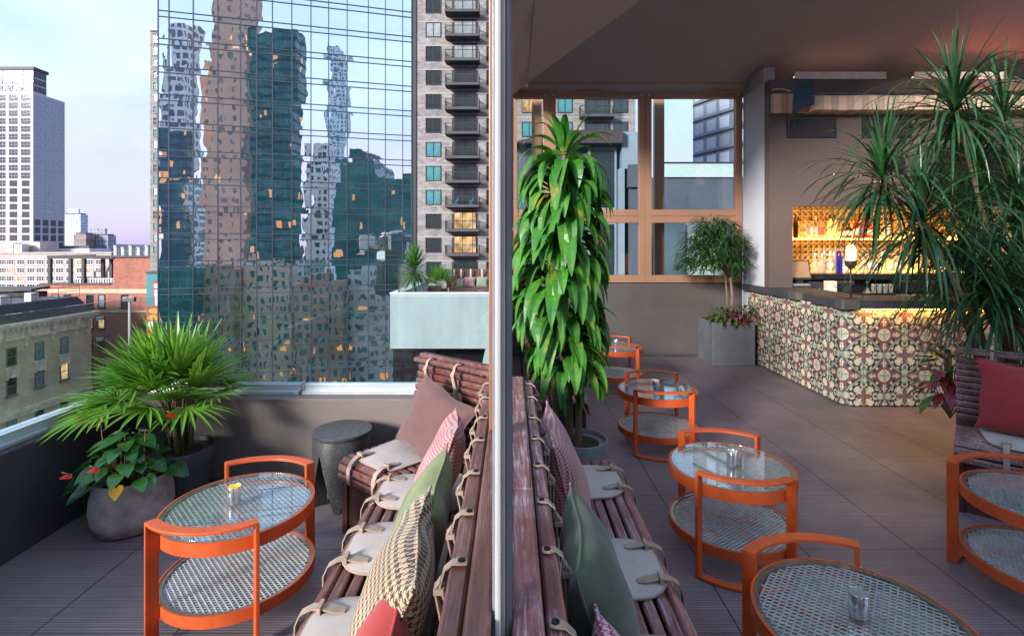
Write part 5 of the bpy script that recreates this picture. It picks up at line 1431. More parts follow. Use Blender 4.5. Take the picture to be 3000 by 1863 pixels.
# alcove
M_alc = mat('alcove paint', (.20,.13,.08), .7)
YA = 7.72
LG, LD = (.62,.42,.16), (.075,.045,.03)
def lattice(u, v):
    u, v = u/.165, v/.165
    if min(abs(u-round(u)), abs(v-round(v))) < .035: return (.09,.05,.03)
    a, b = math.cos(2*math.pi*u*2), math.cos(2*math.pi*v*2)
    if abs(a+b) < .42: return LG
    fu, fv = (u*2)%1-.5, (v*2)%1-.5
    r = math.hypot(fu, fv)
    if .10 < r < .2: return LG
    return LD
M_lat = vcolmat('lattice tiles', .35)
al = thing('bar_alcove', 'lit alcove lined with golden lattice tiles behind the bar', 'alcove', (5.4,YA,1.0))
colgrid('tiled_back', (3.70,YA,1.24), (3.45,0,0), (0,0,1.04), 250, 76, lattice, M_lat, al, world=True)
MB().bx(3.62,7.2,YA+.003,YA+.05,.2,2.30).build('back_wall', M_alc, al, world=True)
MB().bx(3.62,3.70,YB+.14,YA,.2,2.30).bx(7.15,7.2,YB+.14,YA,.2,2.30).bx(3.70,7.15,YB+.14,YA,2.285,2.30).build('lining', M_alc, al, world=True)
M_black = mat('black laminate', (.012,.012,.015), .35)
MB().bx(3.70,7.15,7.22,YA-.004,1.19,1.265).bx(3.70,7.15,7.45,YA-.004,.3,1.19).build('back_counter', M_black, al, world=True)
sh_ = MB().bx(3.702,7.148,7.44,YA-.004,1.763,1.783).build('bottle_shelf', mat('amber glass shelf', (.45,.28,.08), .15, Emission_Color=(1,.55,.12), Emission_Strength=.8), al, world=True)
M_led = emat('warm led strip', (1,.50,.11), 6.5)
for nm, z, y in (('shelf_led',1.757,YA-.03),('shelf_led',1.786,YA-.03),('counter_led',1.268,YA-.03),('top_led',2.28,7.35)):
    MB().bx(3.75,7.1,y-.012,y+.012,z,z+.006).build(nm, M_led, al, world=True)

# ================================================================ bar counter
CR, GR, MA, DK, GRT = (.72,.61,.42), (.33,.39,.27), (.22,.080,.09), (.028,.022,.028), (.22,.19,.16)
def tile(u, v):
    x, y = u/.212, v/.212
    if min(abs(x-round(x)), abs(y-round(y))) < .014: return GRT
    ax, ay = (x+1)%2-1, (y+1)%2-1
    for cx, cy in ((1,.19),(1,-.19),(-1,.19),(-1,-.19),(.19,1),(-.19,1),(.19,-1),(-.19,-1)):
        dx, dy = ax-cx, ay-cy; d = math.hypot(dx, dy)
        if d < .205:
            if d > .18: return DK
            if min(abs(dx),abs(dy)) < .035 and d < .10: return CR
            return GR if d > .055 else CR
    r, th = math.hypot(ax, ay), math.atan2(ay, ax)
    q = .70 + .13*math.cos(4*th) + .03*math.cos(8*th)
    if r < q:
        if r < .05: return GR
        if r < .25: return CR if math.cos(8*th) > .1+ (r-.05)*1.5 else GR
        if r < .30: return CR
        if r < .345: return MA
        if r < .365: return DK
        m4 = abs(((th + math.pi/4) % (math.pi/2)) - math.pi/4)      # angle from the nearest axis
        p, s_ = r*math.cos(m4), r*math.sin(m4)
        if .40 < p < .80 and s_ < .025 + .10*math.sin((p-.40)/.40*math.pi)*(.6+.4*math.cos(p*40)): return CR
        dd = math.pi/4 - m4
        if abs(r-.50) < .085 and (r-.50)**2/.0072 + (r*dd)**2/.0022 < 1: return CR
        if r > q-.05: return DK
        if abs(r*dd-.16) < .055 and r > .46: return DK
        return MA
    if r < q+.085: return GR
    if r < q+.115: return DK
    bx, by = x%2-1, y%2-1
    rb_, tb_ = math.hypot(bx, by), math.atan2(by, bx)
    m4 = abs(((tb_) % (math.pi/2)) - math.pi/4)                     # angle from the nearest diagonal
    if rb_ < .36*(.40+.60*abs(math.cos(2*tb_)))-.02: return MA
    petal = .60*(math.cos(m4*1.15))**1.0
    if rb_ < petal and m4 < .62 - .30*rb_ + .10*math.cos(rb_*34):
        return MA if abs(m4-.36) < .045 and rb_ > .28 else CR
    p, s_ = rb_*math.cos(math.pi/4-m4), rb_*math.sin(math.pi/4-m4)
    if .42 < p < .78 and abs(s_ - .12*math.sin((p-.42)*9)) < .045: return CR
    if rb_ > .66: return CR if math.cos(12*tb_+rb_*9) > .2 else DK
    return DK
M_tile = vcolmat('encaustic tiles', .42, .0, .18)
M_stone_top = mat('dark flamed granite', (.045,.045,.052), .6, var=.25, vs=30, bump=.7, bs=90, bd=.008)
M_stone_cap = mat('sawn stone block', (.085,.072,.066), .7, var=.3, vs=25, bump=.8, bs=80, bd=.01)
bc = thing('bar_counter', 'l shaped bar counter faced with patterned encaustic tiles under a dark stone top', 'bar counter', (3.45,5.28,0))
ch = .085
zt1 = 1.005
colgrid('tiled_side', (3.45,7.45,.012), (0,-(7.45-5.28-ch),0), (0,0,zt1), 300, 145, lambda u,v: tile(u+.02, v+.115), M_tile, bc, world=True)
colgrid('tiled_corner', (3.45,5.28+ch,.012), (ch,-ch,0), (0,0,zt1), 18, 145, lambda u,v: tile(u+.02+(7.45-5.28-ch), v+.115), M_tile, bc, world=True)
LC = .02+(7.45-5.28-ch)+ch*1.4142
colgrid('tiled_front', (3.45+ch,5.28,.012), (2.6,0,0), (0,0,zt1), 372, 145, lambda u,v: tile(u+LC, v+.115), M_tile, bc, world=True)
MB().prism([(3.453,7.45),(3.453,5.283+ch),(3.453+ch,5.283),(6.13,5.283),(6.13,5.75),(3.92,5.75),(3.92,7.0),(3.78,7.0),(3.78,7.45)], .012, zt1+.012).build('carcass', M_black, bc, world=True)
MB().prism([(3.462,7.45),(3.462,5.29+ch),(3.462+ch,5.29),(6.1,5.29),(6.1,5.7),(3.9,5.7),(3.9,7.45)], 0, .012).build('plinth', M_black, bc, world=True)
MB().prism([(3.395,7.62),(3.395,6.28),(3.47,6.16),(3.47,5.86),(3.395,5.78),(3.395,5.32),(3.47,5.225),(6.15,5.225),(6.15,5.80),(3.97,5.80),(3.97,6.866),(3.466,6.866),(3.466,7.62)], 1.018, 1.105).build('countertop', M_stone_top, bc, world=True, bevel=.004)
MB().prism([(3.393,6.28),(3.393,6.10),(3.468,6.08),(3.468,6.165)], 1.017, 1.106).build('corner_block', M_stone_cap, bc, world=True, bevel=.003)
MB().prism([(3.380,5.335),(3.380,5.24),(3.40,5.212),(3.56,5.212),(3.56,5.224),(3.468,5.224),(3.394,5.32)], 1.014, 1.109).build('corner_block', M_stone_cap, bc, world=True, bevel=.003)
MB().bx(3.62,6.0,5.262,5.274,1.009,1.016).build('under_counter_led', emat('amber led strip', (1,.46,.06), 18), bc, world=True)

# things on and behind the bar
lp = thing('bar_lamp', 'small caged lamp glowing on a slim pole on the bar top', 'lamp', (3.60,5.42,1.105))
M_lampm = mat('bronze lamp metal', (.12,.085,.06), .45, .6)
MB().lathe([(.060,0),(.062,.006),(.05,.014),(.012,.02)], 24).build('base', M_lampm, lp, auto=40)
MB().tube([(0,0,.015),(0,0,.325)], .0095, 10).build('pole', M_lampm, lp, smooth=True)
MB().lathe([(.014,.315),(.022,.325),(.052,.355),(.058,.39),(.058,.405),(.05,.405)], 24).build('socket', M_lampm, lp, auto=40)
gl_ = NT('frosted lamp glass'); geo = gl_.n('ShaderNodeTexCoord'); sp2 = gl_.n('ShaderNodeSeparateXYZ'); gl_.link(geo.outputs['Object'], sp2.inputs[0])
M_lampg = gl_.done(gl_.principled((.9,.75,.5), .3, 0, None, Emission_Color=(1,.62,.20), Emission_Strength=2.2))
shd = MB().lathe([(.047,.405),(.051,.43),(.051,.51),(.040,.55),(.02,.568),(0,.572)], 24).build('lamp_glass', M_lampg, lp, smooth=True)
MB().lathe([(.018,.40),(.024,.43),(.018,.465),(0,.475)], 12).build('bulb', emat('bulb glow', (1,.75,.35), 9), lp, smooth=True)
cg = MB()
for k in range(6):
    a = k*math.pi/3; c_, s_ = math.cos(a), math.sin(a)
    cg.tube([(.058*c_,.058*s_,.40),(.058*c_,.058*s_,.51),(.046*c_,.046*s_,.56),(.02*c_,.02*s_,.582),(0,0,.586)], .0025, 5)
for z in (.43,.485,.53): cg.ring(.054,.0595,z,z+.005,24)
cg.build('cage', M_lampm, lp)
pl_ = bpy.data.lights.new('lamp_light','POINT'); pl_.energy = 6; pl_.color = (1,.62,.28); pl_.shadow_soft_size = .03; plo = bpy.data.objects.new('lamp_light', pl_); COL.objects.link(plo); plo.parent = lp; plo.location = (0,0,.62)
def area(nm, loc, sx_, sy_, e_, col, rot):
    l = bpy.data.lights.new(nm,'AREA'); l.shape = 'RECTANGLE'; l.size = sx_; l.size_y = sy_; l.energy = e_; l.color = col
    ob_ = bpy.data.objects.new(nm, l); COL.objects.link(ob_); ob_.location = loc; ob_.rotation_euler = rot; return ob_
AM = (1,.55,.16)
area('shelf_light', (5.4,YA-.06,1.80), 3.3,.05, 10.5, AM, (R(180-18),0,0))
area('shelf_light', (5.4,YA-.06,1.285), 3.3,.05, 9, AM, (R(180-18),0,0))
area('shelf_light', (5.4,7.30,2.27), 3.3,.06, 7, AM, (R(28),0,0))
area('counter_light', (4.8,5.255,1.005), 2.4,.02, 5, (1,.50,.10), (R(-14),0,0))

def glassbottle(name, c, tr=.55, rough=.12, em=0):
    t = NT(name); v = t.coord()
    b = t.principled(c, rough, 0, None, Transmission_Weight=tr, IOR=1.2, Emission_Color=c, Emission_Strength=em)
    return t.done(b)
B_clear = glassbottle('clear bottle', (.85,.80,.70), .75); B_frost = glassbottle('frosted golden bottle', (.85,.62,.20), .3, .5, .25); B_amber = glassbottle('amber bottle', (.55,.17,.03), .5, .1, .08)
B_dark = glassbottle('dark bottle', (.05,.02,.02), .2); B_blue = glassbottle('cobalt bottle', (.03,.03,.30), .4); B_red = glassbottle('red bottle', (.55,.03,.02), .4, .15, .08); B_pinkb = glassbottle('peach bottle', (.85,.35,.16), .35, .3, .15)
M_label = mat('paper label', (.66,.58,.46), .8, var=.25, vs=60); M_labelr = mat('printed label', (.55,.12,.10), .7, var=.4, vs=70)
M_cap = mat('black cap', (.02,.02,.025), .4); M_capw = mat('white capsule', (.6,.58,.55), .4); M_capr = mat('red capsule', (.5,.03,.03), .4)
BP = {'tall': [(0,0),(.036,0),(.038,.006),(.038,.19),(.033,.21),(.014,.235),(.013,.30)], 'square': [(0,0),(.043,0),(.045,.006),(.045,.16),(.036,.185),(.014,.20),(.0135,.25)],
      'round': [(0,0),(.042,0),(.052,.03),(.052,.12),(.040,.17),(.015,.20),(.0135,.28)], 'slim': [(0,0),(.029,0),(.031,.006),(.031,.20),(.026,.23),(.012,.25),(.0115,.31)]}
bm_cache = {}
def bottle(label, x, y, z, kind, bm_, lab, cap, sc=1.0):
    o = thing('bottle', label, 'bottle', (x,y,z), group='bottles behind the bar')
    o.scale = (1,1,1)
    pr_ = [(r*sc, h*sc) for r, h in BP[kind]]
    MB().lathe(pr_, 16).build('glass', bm_, o, auto=40)
    r, h = pr_[3][0], pr_[3][1]; tt = pr_[-1]
    if lab:
        MB().lathe([(r+.001,h*.25),(r+.001,h*.78)], 16).build('label', lab, o, smooth=True)
    MB().lathe([(tt[0]+.001,tt[1]-.045*sc),(tt[0]+.0015,tt[1]+.012),(0,tt[1]+.012)], 12).build('cap', cap, o, auto=40)
zs1, zs2, yb_ = 1.784, 1.266, 7.58
def bxp(r, Yq=yb_): return sx(2260+r*.2381, Yq)      # enlarged view pixel to metres
up = [(283,'dark slim bottle at the left end of the upper shelf','slim',B_dark,None,M_cap,1.05),(330,'clear bottle with a round dark emblem, second on the upper shelf','tall',B_clear,None,M_cap,.98),
 (400,'clear squat bottle with a pale base, third on the upper shelf','square',B_clear,None,M_capw,1.05),(478,'clear bottle with a busy printed label, fourth on the upper shelf','tall',B_clear,M_label,M_cap,1.0),
 (543,'clear slim bottle with a white label, fifth on the upper shelf','slim',B_clear,M_label,M_capw,.98),(612,'peach coloured bottle with a red and white label on the upper shelf','tall',B_pinkb,M_labelr,M_capr,1.02),
 (692,'frosted golden bottle with a black cap, left of its twin on the upper shelf','tall',B_frost,None,M_cap,1.10),(780,'frosted golden bottle with a black cap, right of its twin on the upper shelf','tall',B_frost,None,M_cap,1.10),
 (862,'short amber bottle with a cream label on the upper shelf','square',B_amber,M_label,M_cap,.78),(937,'short dark bottle with a cream label on the upper shelf','square',B_dark,M_label,M_cap,.82),
 (1007,'dark red bottle with a white label on the upper shelf','tall',B_red,M_label,M_capr,.92),(1108,'bright red bottle near the palm leaves on the upper shelf','tall',B_red,M_labelr,M_capr,1.0),
 (1185,'red bottle partly behind leaves, next after the bright red one','tall',B_red,M_label,M_capr,.9),(1260,'amber bottle seen through the leaves on the upper shelf','square',B_amber,M_label,M_cap,.9),
 (1385,'clear bottle with a blue cap seen through the leaves on the upper shelf','tall',B_clear,M_label,glassbottle('blue cap',(.03,.06,.35),0),.95),(1470,'red capped bottle deep behind the leaves on the upper shelf','tall',B_clear,M_labelr,M_capr,.9)]
for r, lb, k, b, l, c_, s_ in up: bottle(lb, bxp(r), yb_-.03*(r%3), zs1, k, b, l, c_, s_)
lo = [(528,'clear round bottle at the left of the lower row'),(588,'clear round bottle second in the lower row'),(636,'clear bottle third in the lower row'),(690,'clear bottle fourth in the lower row'),(757,'clear bottle left of the cobalt pair in the lower row')]
for i, (r, lb) in enumerate(lo): bottle(lb, bxp(r), yb_-.02-.05*(i%2), zs2, 'round' if i < 2 else 'tall', B_clear, None if i != 3 else M_label, M_capw, 1.0)
for r, lb, b, c_, l, k in ((795,'cobalt blue bottle, left of the pair in the lower row',B_blue,B_blue,None,'slim'),(830,'cobalt blue bottle, right of the pair in the lower row',B_blue,B_blue,None,'slim'),(888,'clear bottle with a red cap left of the bar lamp',B_clear,M_capr,M_label,'round'),
   (1120,'clear round bottle just right of the bar lamp',B_clear,M_cap,None,'round'),(1195,'clear bottle with a dark cap behind the leaves in the lower row',B_clear,M_cap,M_label,'tall'),(1265,'square clear bottle behind the leaves in the lower row',B_clear,M_cap,M_label,'square'),(1345,'tall pale bottle behind the leaves in the lower row',B_frost,M_capw,None,'tall'),(1440,'pale bottle with a broad label behind the leaves in the lower row',B_frost,M_cap,M_label,'square'),(1540,'clear bottle farthest right that still shows in the lower row',B_clear,M_cap,M_label,'tall')):
    bottle(lb, bxp(r), yb_-.03, zs2, k, b, l, c_, 1.0)
# till screen
ts = thing('till_screen', 'tilted touch screen till at the left end of the bar opening', 'till', (3.98,7.08,1.06))
M_till = mat('dark till plastic', (.03,.032,.038), .4)
Mt = Matrix.Translation((0,0,.26)) @ Matrix.Rotation(R(-16),4,'X')
MB().bx(-.18,.16,-.02,.03,-.13,.15,Mt).build('casing', M_till, ts, bevel=.008)
MB().bx(-.16,.135,-.024,-.0205,-.10,.13,Mt).build('screen', mat('dim amber screen', (.20,.12,.06), .15, Emission_Color=(1,.5,.2), Emission_Strength=.12), ts)
MB().bx(-.05,.05,-.02,.08,.0,.16).bx(-.12,.12,-.1,.1,0,.02).build('stand', M_till, ts, bevel=.004)
rp = thing('receipt_printer', 'black receipt printer with a grey lid in front of the till screen', 'printer', (3.93,6.98,1.022))
MB().bx(-.14,.12,-.08,.08,0,.10).build('body', M_till, rp, bevel=.008); MB().bx(-.135,.115,-.075,.075,.10,.125).build('lid', mat('grey plastic lid', (.28,.26,.25), .5), rp, bevel=.008)
cdm = thing('cash_drawer', 'black cash drawer beside the receipt printer', 'cash drawer', (4.21,7.18,1.0)); MB().bx(-.10,.10,-.1,.1,0,.16).build('drawer', M_till, cdm, bevel=.006); MB().lathe([(.008,0),(.008,.004),(0,.004)],10,M=Matrix.Translation((.06,-.101,.06)) @ Matrix.Rotation(R(90),4,'X')).build('lock', M_alu, cdm)
bxw = thing('card_box', 'small white carton behind the bar lamp pole', 'box', (4.40,7.05,1.02)); MB().bx(-.062,.062,-.05,.05,0,.16).build('carton', M_label, bxw, bevel=.002)
ct = thing('card_terminal', 'black card terminal hung with its cable beside the white carton', 'card terminal', (4.60,7.02,1.02)); MB().bx(-.09,.09,-.05,.05,.11,.16).bx(-.05,.05,-.04,.04,0,.11).build('body', M_till, ct, bevel=.012); MB().tube([(-.06,-.05,.12),(-.14,-.06,.07),(-.2,-.05,.10)], .004, 5).build('cable', M_till, ct)
for i, xx in enumerate((4.98,5.06,5.14,5.22)):
    o = thing('drinking_glass', 'clear tumbler in a row under the back counter, %s of four' % ('first','second','third','last')[i], 'glass', (xx,7.02,1.02), group='tumblers behind the bar')
    MB().lathe([(.026,0),(.033,.12),(.031,.12),(.024,.008),(0,.008)], 14).build('cup', B_clear, o, auto=40)
o = thing('cocktail_glass', 'upturned cocktail glass left of the tumblers behind the bar', 'glass', (4.86,6.98,1.02)); MB().lathe([(.052,0),(.006,.085),(.004,.15),(.03,.158),(0,.16)], 16).build('cup', B_clear, o, auto=40)
mt_ = MB().bx(4.35,5.6,5.62,5.78,1.106,1.116).build('bar_mat', mat('silver rubber bar mat', (.35,.35,.36), .4, .5, bump=1, bs=60, bd=.02)); tag(mt_, 'silvery ribbed mat along the inner edge of the bar top', 'bar mat')
o = MB().bx(5.35,6.2,6.95,7.2,1.03,1.18).bx(5.40,6.0,6.94,6.949,1.13,1.17).build('ice_well', M_black, bevel=.01); tag(o, 'black counter appliance behind the bar, seen through the leaves', 'appliance')
MB().bx(3.70,7.1,6.93,7.20,.3,1.018).build('worktop', M_black, al, world=True)

# ================================================================ on the bar wall
def vent(label, x0, x1):
    o = thing('air_vent', label, 'vent', ((x0+x1)/2,YB,3.25), group='air vents over the bar')
    MB().bx(x0,x1,YB-.02,YB-.001,3.12,3.15).bx(x0,x1,YB-.02,YB-.001,3.36,3.39).bx(x0,x0+.03,YB-.02,YB-.001,3.15,3.36).bx(x1-.03,x1,YB-.02,YB-.001,3.15,3.36).build('frame', M_black, o, world=True)
    MB().bx(x0+.03,x1-.03,YB-.004,YB-.001,3.15,3.36).build('duct', M_black, o, world=True)
    s_ = MB(); x = x0+.05
    while x < x1-.04: s_.bx(x,x+.006,YB-.016,YB-.005,3.15,3.36); x += .028
    s_.build('louvre', mat('vent louvre', (.045,.035,.03), .5), o, world=True)
for i, x in enumerate((3.70,4.71,5.72)): vent(('dark louvred air vent over the left end of the bar opening','dark louvred air vent, middle one over the bar','dark louvred air vent behind the top of the spiky dracaena')[i], x, x+.66)
def awnmat():
    t = NT('striped awning'); tc = t.n('ShaderNodeTexCoord'); sp = t.n('ShaderNodeSeparateXYZ'); t.link(tc.outputs['Object'], sp.inputs[0])
    f = t.math('FRACT', t.math('DIVIDE', sp.outputs[0], .20)); s1 = t.math('LESS_THAN', f, .5)
    ln = t.math('LESS_THAN', t.math('ABSOLUTE', t.math('SUBTRACT', t.math('FRACT', t.math('DIVIDE', sp.outputs[0], .10)), .5)), .04)
    f2 = t.math('LESS_THAN', t.math('FRACT', t.math('DIVIDE', sp.outputs[0], .0125)), .4)
    c = t.mix(s1, (.62,.43,.32), (.42,.29,.22)); c = t.mix(t.math('MULTIPLY', f2, .18), c, (.5,.4,.3)); c = t.mix(ln, c, (.5,.4,.33))
    return t.done(t.principled(c, .85, 0, t.bump(t.noise(t.coord((1,1,1)), 20, 3), .2, .004)))
aw = thing('awning', 'rolled beige striped awning along the wall over the bar', 'awning', (6.4,YB-.1,3.5))
M_aw = awnmat()
m_ = MB(); pts = [(YB-.004,3.43),(YB-.13,3.435),(YB-.165,3.455),(YB-.16,3.63),(YB-.13,3.655),(YB-.004,3.66)]
n_ = 60; vs, fs = [], []
for i in range(n_+1):
    x = 3.93 + (9.3-3.93)*i/n_
    for j, (y, z) in enumerate(pts): vs.append((x, y+.004*math.sin(i*1.3+j), z+.003*math.sin(i*.9)))
for i in range(n_):
    for j in range(5): fs.append((i*6+j, (i+1)*6+j, (i+1)*6+j+1, i*6+j+1))
fs.append(tuple(range(6)))
m_.add(vs, fs).build('valance', M_aw, aw, world=True, auto=40)
MB().bx(3.475,3.93,YB-.05,YB-.002,3.44,3.70).build('end_flap', M_aw, aw, world=True, bevel=.01)
MB().bx(3.9,9.3,YB-.12,YB-.003,3.665,3.70).build('cassette', M_black, aw, world=True)
sl_ = thing('spotlight', 'dark blue shielded spotlight at the left end of the striped awning', 'spotlight', (3.78,YB-.18,3.6))
M_spot = mat('dark blue painted steel', (.02,.045,.075), .4, .3)
MB().add([(-.14,-.10,.14),(.10,-.14,.20),(.10,-.10,-.06),(-.14,-.06,-.24),(-.13,-.09,.14),(.11,-.13,.20),(.11,-.09,-.06),(-.13,-.05,-.24)],[(0,1,2,3),(7,6,5,4),(0,4,5,1),(1,5,6,2),(2,6,7,3),(3,7,4,0)]).build('shield', M_spot, sl_)
MB().tube([(.06,-.06,-.02),(.12,-.02,-.06),(.14,.12,-.05)], .018, 8).build('arm', M_black, sl_); MB().tube([(-.14,-.04,.08),(-.22,.05,.14),(-.28,.16,.16)], .008, 6).build('cable', M_capw, sl_)
MB().lathe([(.05,0),(.06,.1),(0,.1)],16,c=(.10,-.05,-.10)).build('lamp_head', M_black, sl_, auto=40)
def track(label, x0, x1):
    o = thing('strip_light', label, 'strip light', ((x0+x1)/2,YB+.1,3.95), group='strip lights on top of the bar wall')
    MB().bx(x0,x1,YB-.02,YB+.09,3.905,3.93).bx(x0,x1,YB-.02,YB-.012,3.93,4.0).build('housing', mat('pale strip housing', (.5,.42,.38), .5), o, world=True)
    MB().bx(x0+.02,x1-.02,YB+.02,YB+.06,3.935,3.955).build('tube', emat('dim warm tube', (1,.48,.30), 1.2), o, world=True)
    return o
track('thin strip light on top of the bar wall, left one', 3.80, 5.03); track('thin strip light on top of the bar wall behind the spiky dracaena', 5.41, 6.65)
area('canopy_fill', (7.3,YB-.08,3.72), 3.2,.06, 3.6, (1,.20,.07), (R(165),0,0))  # added red fill above the awning, without a fixture, to warm the canopy
tv = thing('wall_screen', 'switched off black screen on the bar wall behind the spiky dracaena', 'television', (6.2,YB-.05,2.6))
MB().bx(5.67,6.82,YB-.07,YB-.03,2.30,2.98).build('casing', M_black, tv, world=True, bevel=.006); MB().bx(5.69,6.80,YB-.072,YB-.0705,2.32,2.96).build('screen', mat('dark screen', (.006,.006,.008), .1), tv, world=True); MB().bx(6.0,6.4,YB-.03,YB,2.5,2.8).build('bracket', M_black, tv, world=True)
wl = thing('wall_lamp', 'small round black wall lamp above the bar opening', 'wall lamp', (5.11,YB,2.72))
MB().lathe([(.045,0),(.05,.02),(0,.02)],16,M=Matrix.Rotation(R(90),4,'X')).build('plate', M_black, wl); MB().lathe([(0,-.085),(.05,-.07),(.085,0),(.05,.07),(0,.085)],16,c=(0,-.12,.05)).build('globe', M_black, wl, smooth=True); MB().tube([(0,-.02,0),(0,-.10,.0)],.012,6).build('arm', M_black, wl)

# ================================================================ canopy
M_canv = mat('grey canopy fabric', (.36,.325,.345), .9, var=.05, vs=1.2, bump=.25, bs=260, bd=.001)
M_canv_lit = mat('lit canopy fabric', (.52,.44,.44), .9, var=.05, vs=1.2, bump=.25, bs=260, bd=.001)  # same grey fabric, coloured lighter for the brighter light on the side slope
cx0, cy0, cz0, ss = .226, 7.50, 4.06, .43
cano = thing('canopy', 'grey fabric canopy ceiling pitched over the right half', 'canopy', (4,5,4))
def grid(fn, nu, nv):
    vs = [fn(i/nu, j/nv) for j in range(nv+1) for i in range(nu+1)]; w1 = nu+1
    return vs, [(j*w1+i, j*w1+i+1, (j+1)*w1+i+1, (j+1)*w1+i) for j in range(nv) for i in range(nu)]
NEAR = 3.6; Tm = 3.3
def front(u, v):      # rises from the far eave towards the camera
    t = v*Tm; x = cx0 + t + u*(9.6 - cx0 - t)
    return (x, cy0 - t, cz0 + ss*t - .035*math.sin(math.pi*v)*math.sin(math.pi*u))
def side(u, v):       # rises from the left eave to the right
    t = v*Tm; y = cy0 - t + u*(NEAR - (cy0 - t))
    return (cx0 + t, y, cz0 + ss*t - .03*math.sin(math.pi*v)*math.sin(math.pi*u))
MB().add(*grid(front, 40, 30)).build('front_slope', M_canv, cano, world=True, smooth=True)
MB().add(*grid(side, 40, 30)).build('side_slope', M_canv_lit, cano, world=True, smooth=True)
def val1(u, v):       # loose hem along the far eave down to the window head
    x = cx0 + (3.62-cx0)*u; sag = .028*math.sin(u*9)+.02*math.sin(u*23+1)
    return (x, cy0 + .20*v - .05*math.sin(math.pi*v), cz0 - .12*v + sag*math.sin(math.pi*v))
MB().add(*grid(val1, 60, 8)).build('hem', M_canv, cano, world=True, smooth=True)
def val2(u, v):       # the flap along the left eave
    y = cy0 + .19 - u*(cy0-NEAR); sag = .03*math.sin(u*14)
    return (cx0 - .25*v, y - (.0)*v, cz0 + .0 - .16*v + sag*math.sin(math.pi*v))
MB().add(*grid(val2, 60, 8)).build('side_hem', M_canv_lit, cano, world=True, smooth=True)
MB().tube([(cx0,cy0-.02,cz0-.005),(cx0,NEAR,cz0-.005)], .012, 6).build('seam', M_canv_lit, cano, world=True)
MB().tube([(cx0,cy0,cz0-.003),(3.6,cy0,cz0-.003)], .010, 6).build('seam', M_copper, cano, world=True)
MB().bx(.0,3.47,7.60,7.72,3.982,4.03).build('head_beam', M_copper, cano, world=True)
MB().bx(3.47,3.62,YB+.16,7.72,3.9,4.12).bx(3.62,9.6,7.72,7.78,3.8,4.3).build('back_panel', M_canv, cano, world=True)
# side wall of the room, outside the picture on the right
sw = thing('side_wall', 'dark brown wall closing the covered lounge on the right', 'wall', (9.5,5,0))
MB().bx(9.4,9.6,-1.0,7.8,0,5.2).build('wall', M_barwall, sw, world=True)

# unseen panel added behind the photographer to keep the low sun off the bar front
hw_ = thing('sun_blocker', 'pale sun blocking panel added unseen behind the photographer', 'wall', (-.95,-1.7,0))
MB().bx(-2.45,.55,-1.9,-1.6,0,4.3).build('wall', mat('pale sun blocker', (.74,.72,.69), .8, var=.08), hw_, world=True)
# ================================================================ ficus in its box
fbx = thing('square_planter', 'square dark grey planter box between the window wall and the tiled bar', 'planter', (3.07,7.32,0))
M_slate2 = mat('slate grey fibre cement', (.105,.108,.125), .6, var=.15, vs=3)
MB().bx(2.775,3.365,7.05,7.60,.0,.605).build('box', M_slate2, fbx, world=True, bevel=.01); MB().bx(2.80,3.34,7.075,7.575,.58,.61).build('soil', M_soil, fbx, world=True)
M_fic = leafmat('slender ficus leaf', (.018,.07,.014), (.05,.14,.025), .35, 4, .3, (.10,.15,.03))
random.seed(31)
fi_ = thing('ficus', 'bushy narrow leaved ficus on a slim trunk in the square planter', 'tree', (3.10,7.22,.6))
tk = MB(); tk.tube([(0,0,0),(.02,0,.35),(-.01,0,.65),(0,0,.95)], [.022,.019,.016,.010], 8).tube([(-.03,.03,0),(-.05,.02,.4),(-.10,0,.9)], [.014,.012,.008], 7)
fo = MB()
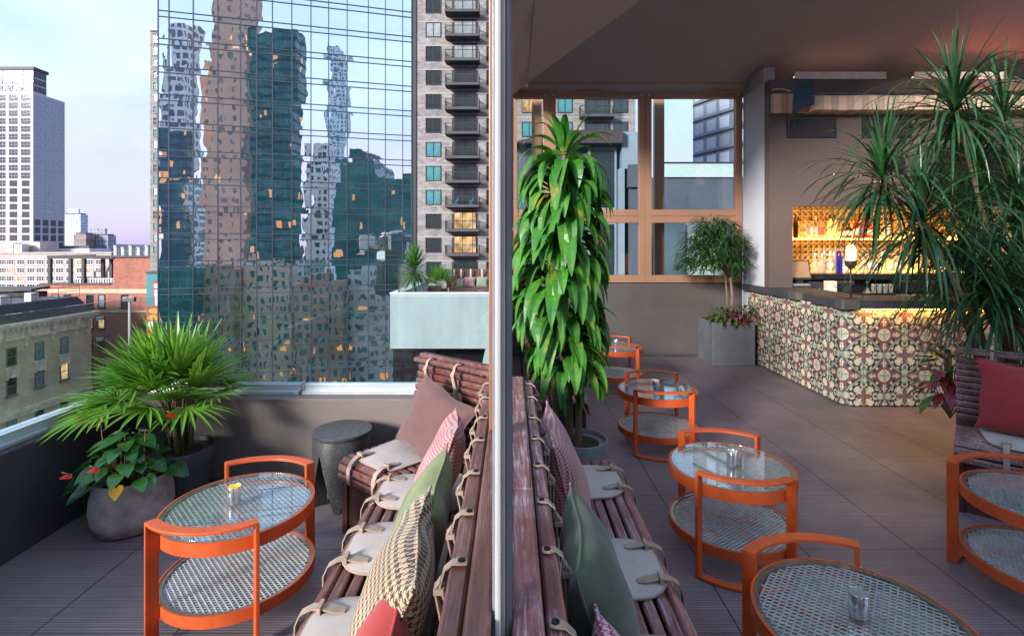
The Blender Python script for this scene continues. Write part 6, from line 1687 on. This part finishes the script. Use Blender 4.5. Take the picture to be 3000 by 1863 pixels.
for i in range(330):
    az = random.uniform(0, 6.283); el = random.uniform(-.45, 1.45); rr_ = random.uniform(.12,1)**.5
    c = Vector((-.24+math.cos(az)*math.cos(el)*.47*rr_, math.sin(az)*math.cos(el)*.28*rr_, .88 + math.sin(el)*.58*rr_))
    if i % 4 == 0: tk.tube([(0,0,.6),Vector((0,0,.75)).lerp(c,.5),c], [.006,.004,.002], 5)
    d0 = Vector((math.cos(az), math.sin(az), .25))
    for k in range(7):
        a2 = az + random.uniform(-1.3,1.3)
        fo.blade(c + Vector((random.uniform(-.05,.05),random.uniform(-.05,.05),random.uniform(-.05,.05))), (math.cos(a2), math.sin(a2), random.uniform(-.5,.5)), random.uniform(.13,.20), .024, random.uniform(.8,2.2), 4, .15, .2, .35)
tk.build('trunk', mat('pale ficus bark', (.20,.14,.09), .8, vs=20), fi_, smooth=True); fo.build('foliage', M_fic, fi_)
croton('croton with dark green leaves at the left of the square planter', (2.92,7.14,.62), 30, .24, .16, .17, .25, 5)
croton('croton with dark red leaves in the middle of the square planter', (3.08,7.12,.62), 26, .2, .12, .15, .9, 6)
croton('croton with red and green leaves at the right of the square planter', (3.26,7.16,.62), 34, .26, .18, .17, .6, 7)

# ================================================================ plants on the neighbouring terrace
M_yuc = leafmat('yucca leaf', (.03,.13,.02), (.08,.24,.03), .4, 2, .3)
random.seed(41)
yu = thing('yucca', 'spiky round headed yucca at the corner of the neighbouring terrace', 'plant', (sx(1214,Yn+.8),Yn+.8,zt-.55))
ztop = sz(780,Yn+.8)-(zt-.55)
fo = MB(); MB().tube([(0,0,0),(.02,0,.5),(0,0,ztop)], [.07,.06,.05], 8).build('trunk', M_cane, yu, smooth=True)
for i in range(190):
    az = i*2.39996; el = R(88)-R(140)*(i/190)+random.uniform(-.1,.1)
    fo.blade((0,0,ztop-.25*(i/190)), (math.cos(az)*math.cos(el), math.sin(az)*math.cos(el), math.sin(el)), .78*random.uniform(.9,1.3), .06, .45, 4, .12, .4, .3)
fo.build('foliage', M_yuc, yu)
fp2 = thing('fan_palm', 'small light green fan palm beside the yucca on the neighbouring terrace', 'palm', (sx(1283,Yn+1.0),Yn+1.0,zt-.55))
fan_palm(fp2, 24, None, .50, .80, 1.15, .50, M_palm, 3, .2, .2)
for lb, px_, r_ in (('dark pot under the yucca on the neighbouring terrace',1214,.24),('dark pot under the small fan palm on the neighbouring terrace',1283,.22)):
    o = thing('plant_pot', lb, 'pot', (sx(px_,Yn+.9),Yn+.9 ,zt-.55)); MB().lathe([(r_*.75,0),(r_,.4),(r_*.92,.4),(r_*.9,.36),(0,.36)], 20).build('pot', M_plastic, o, auto=40)
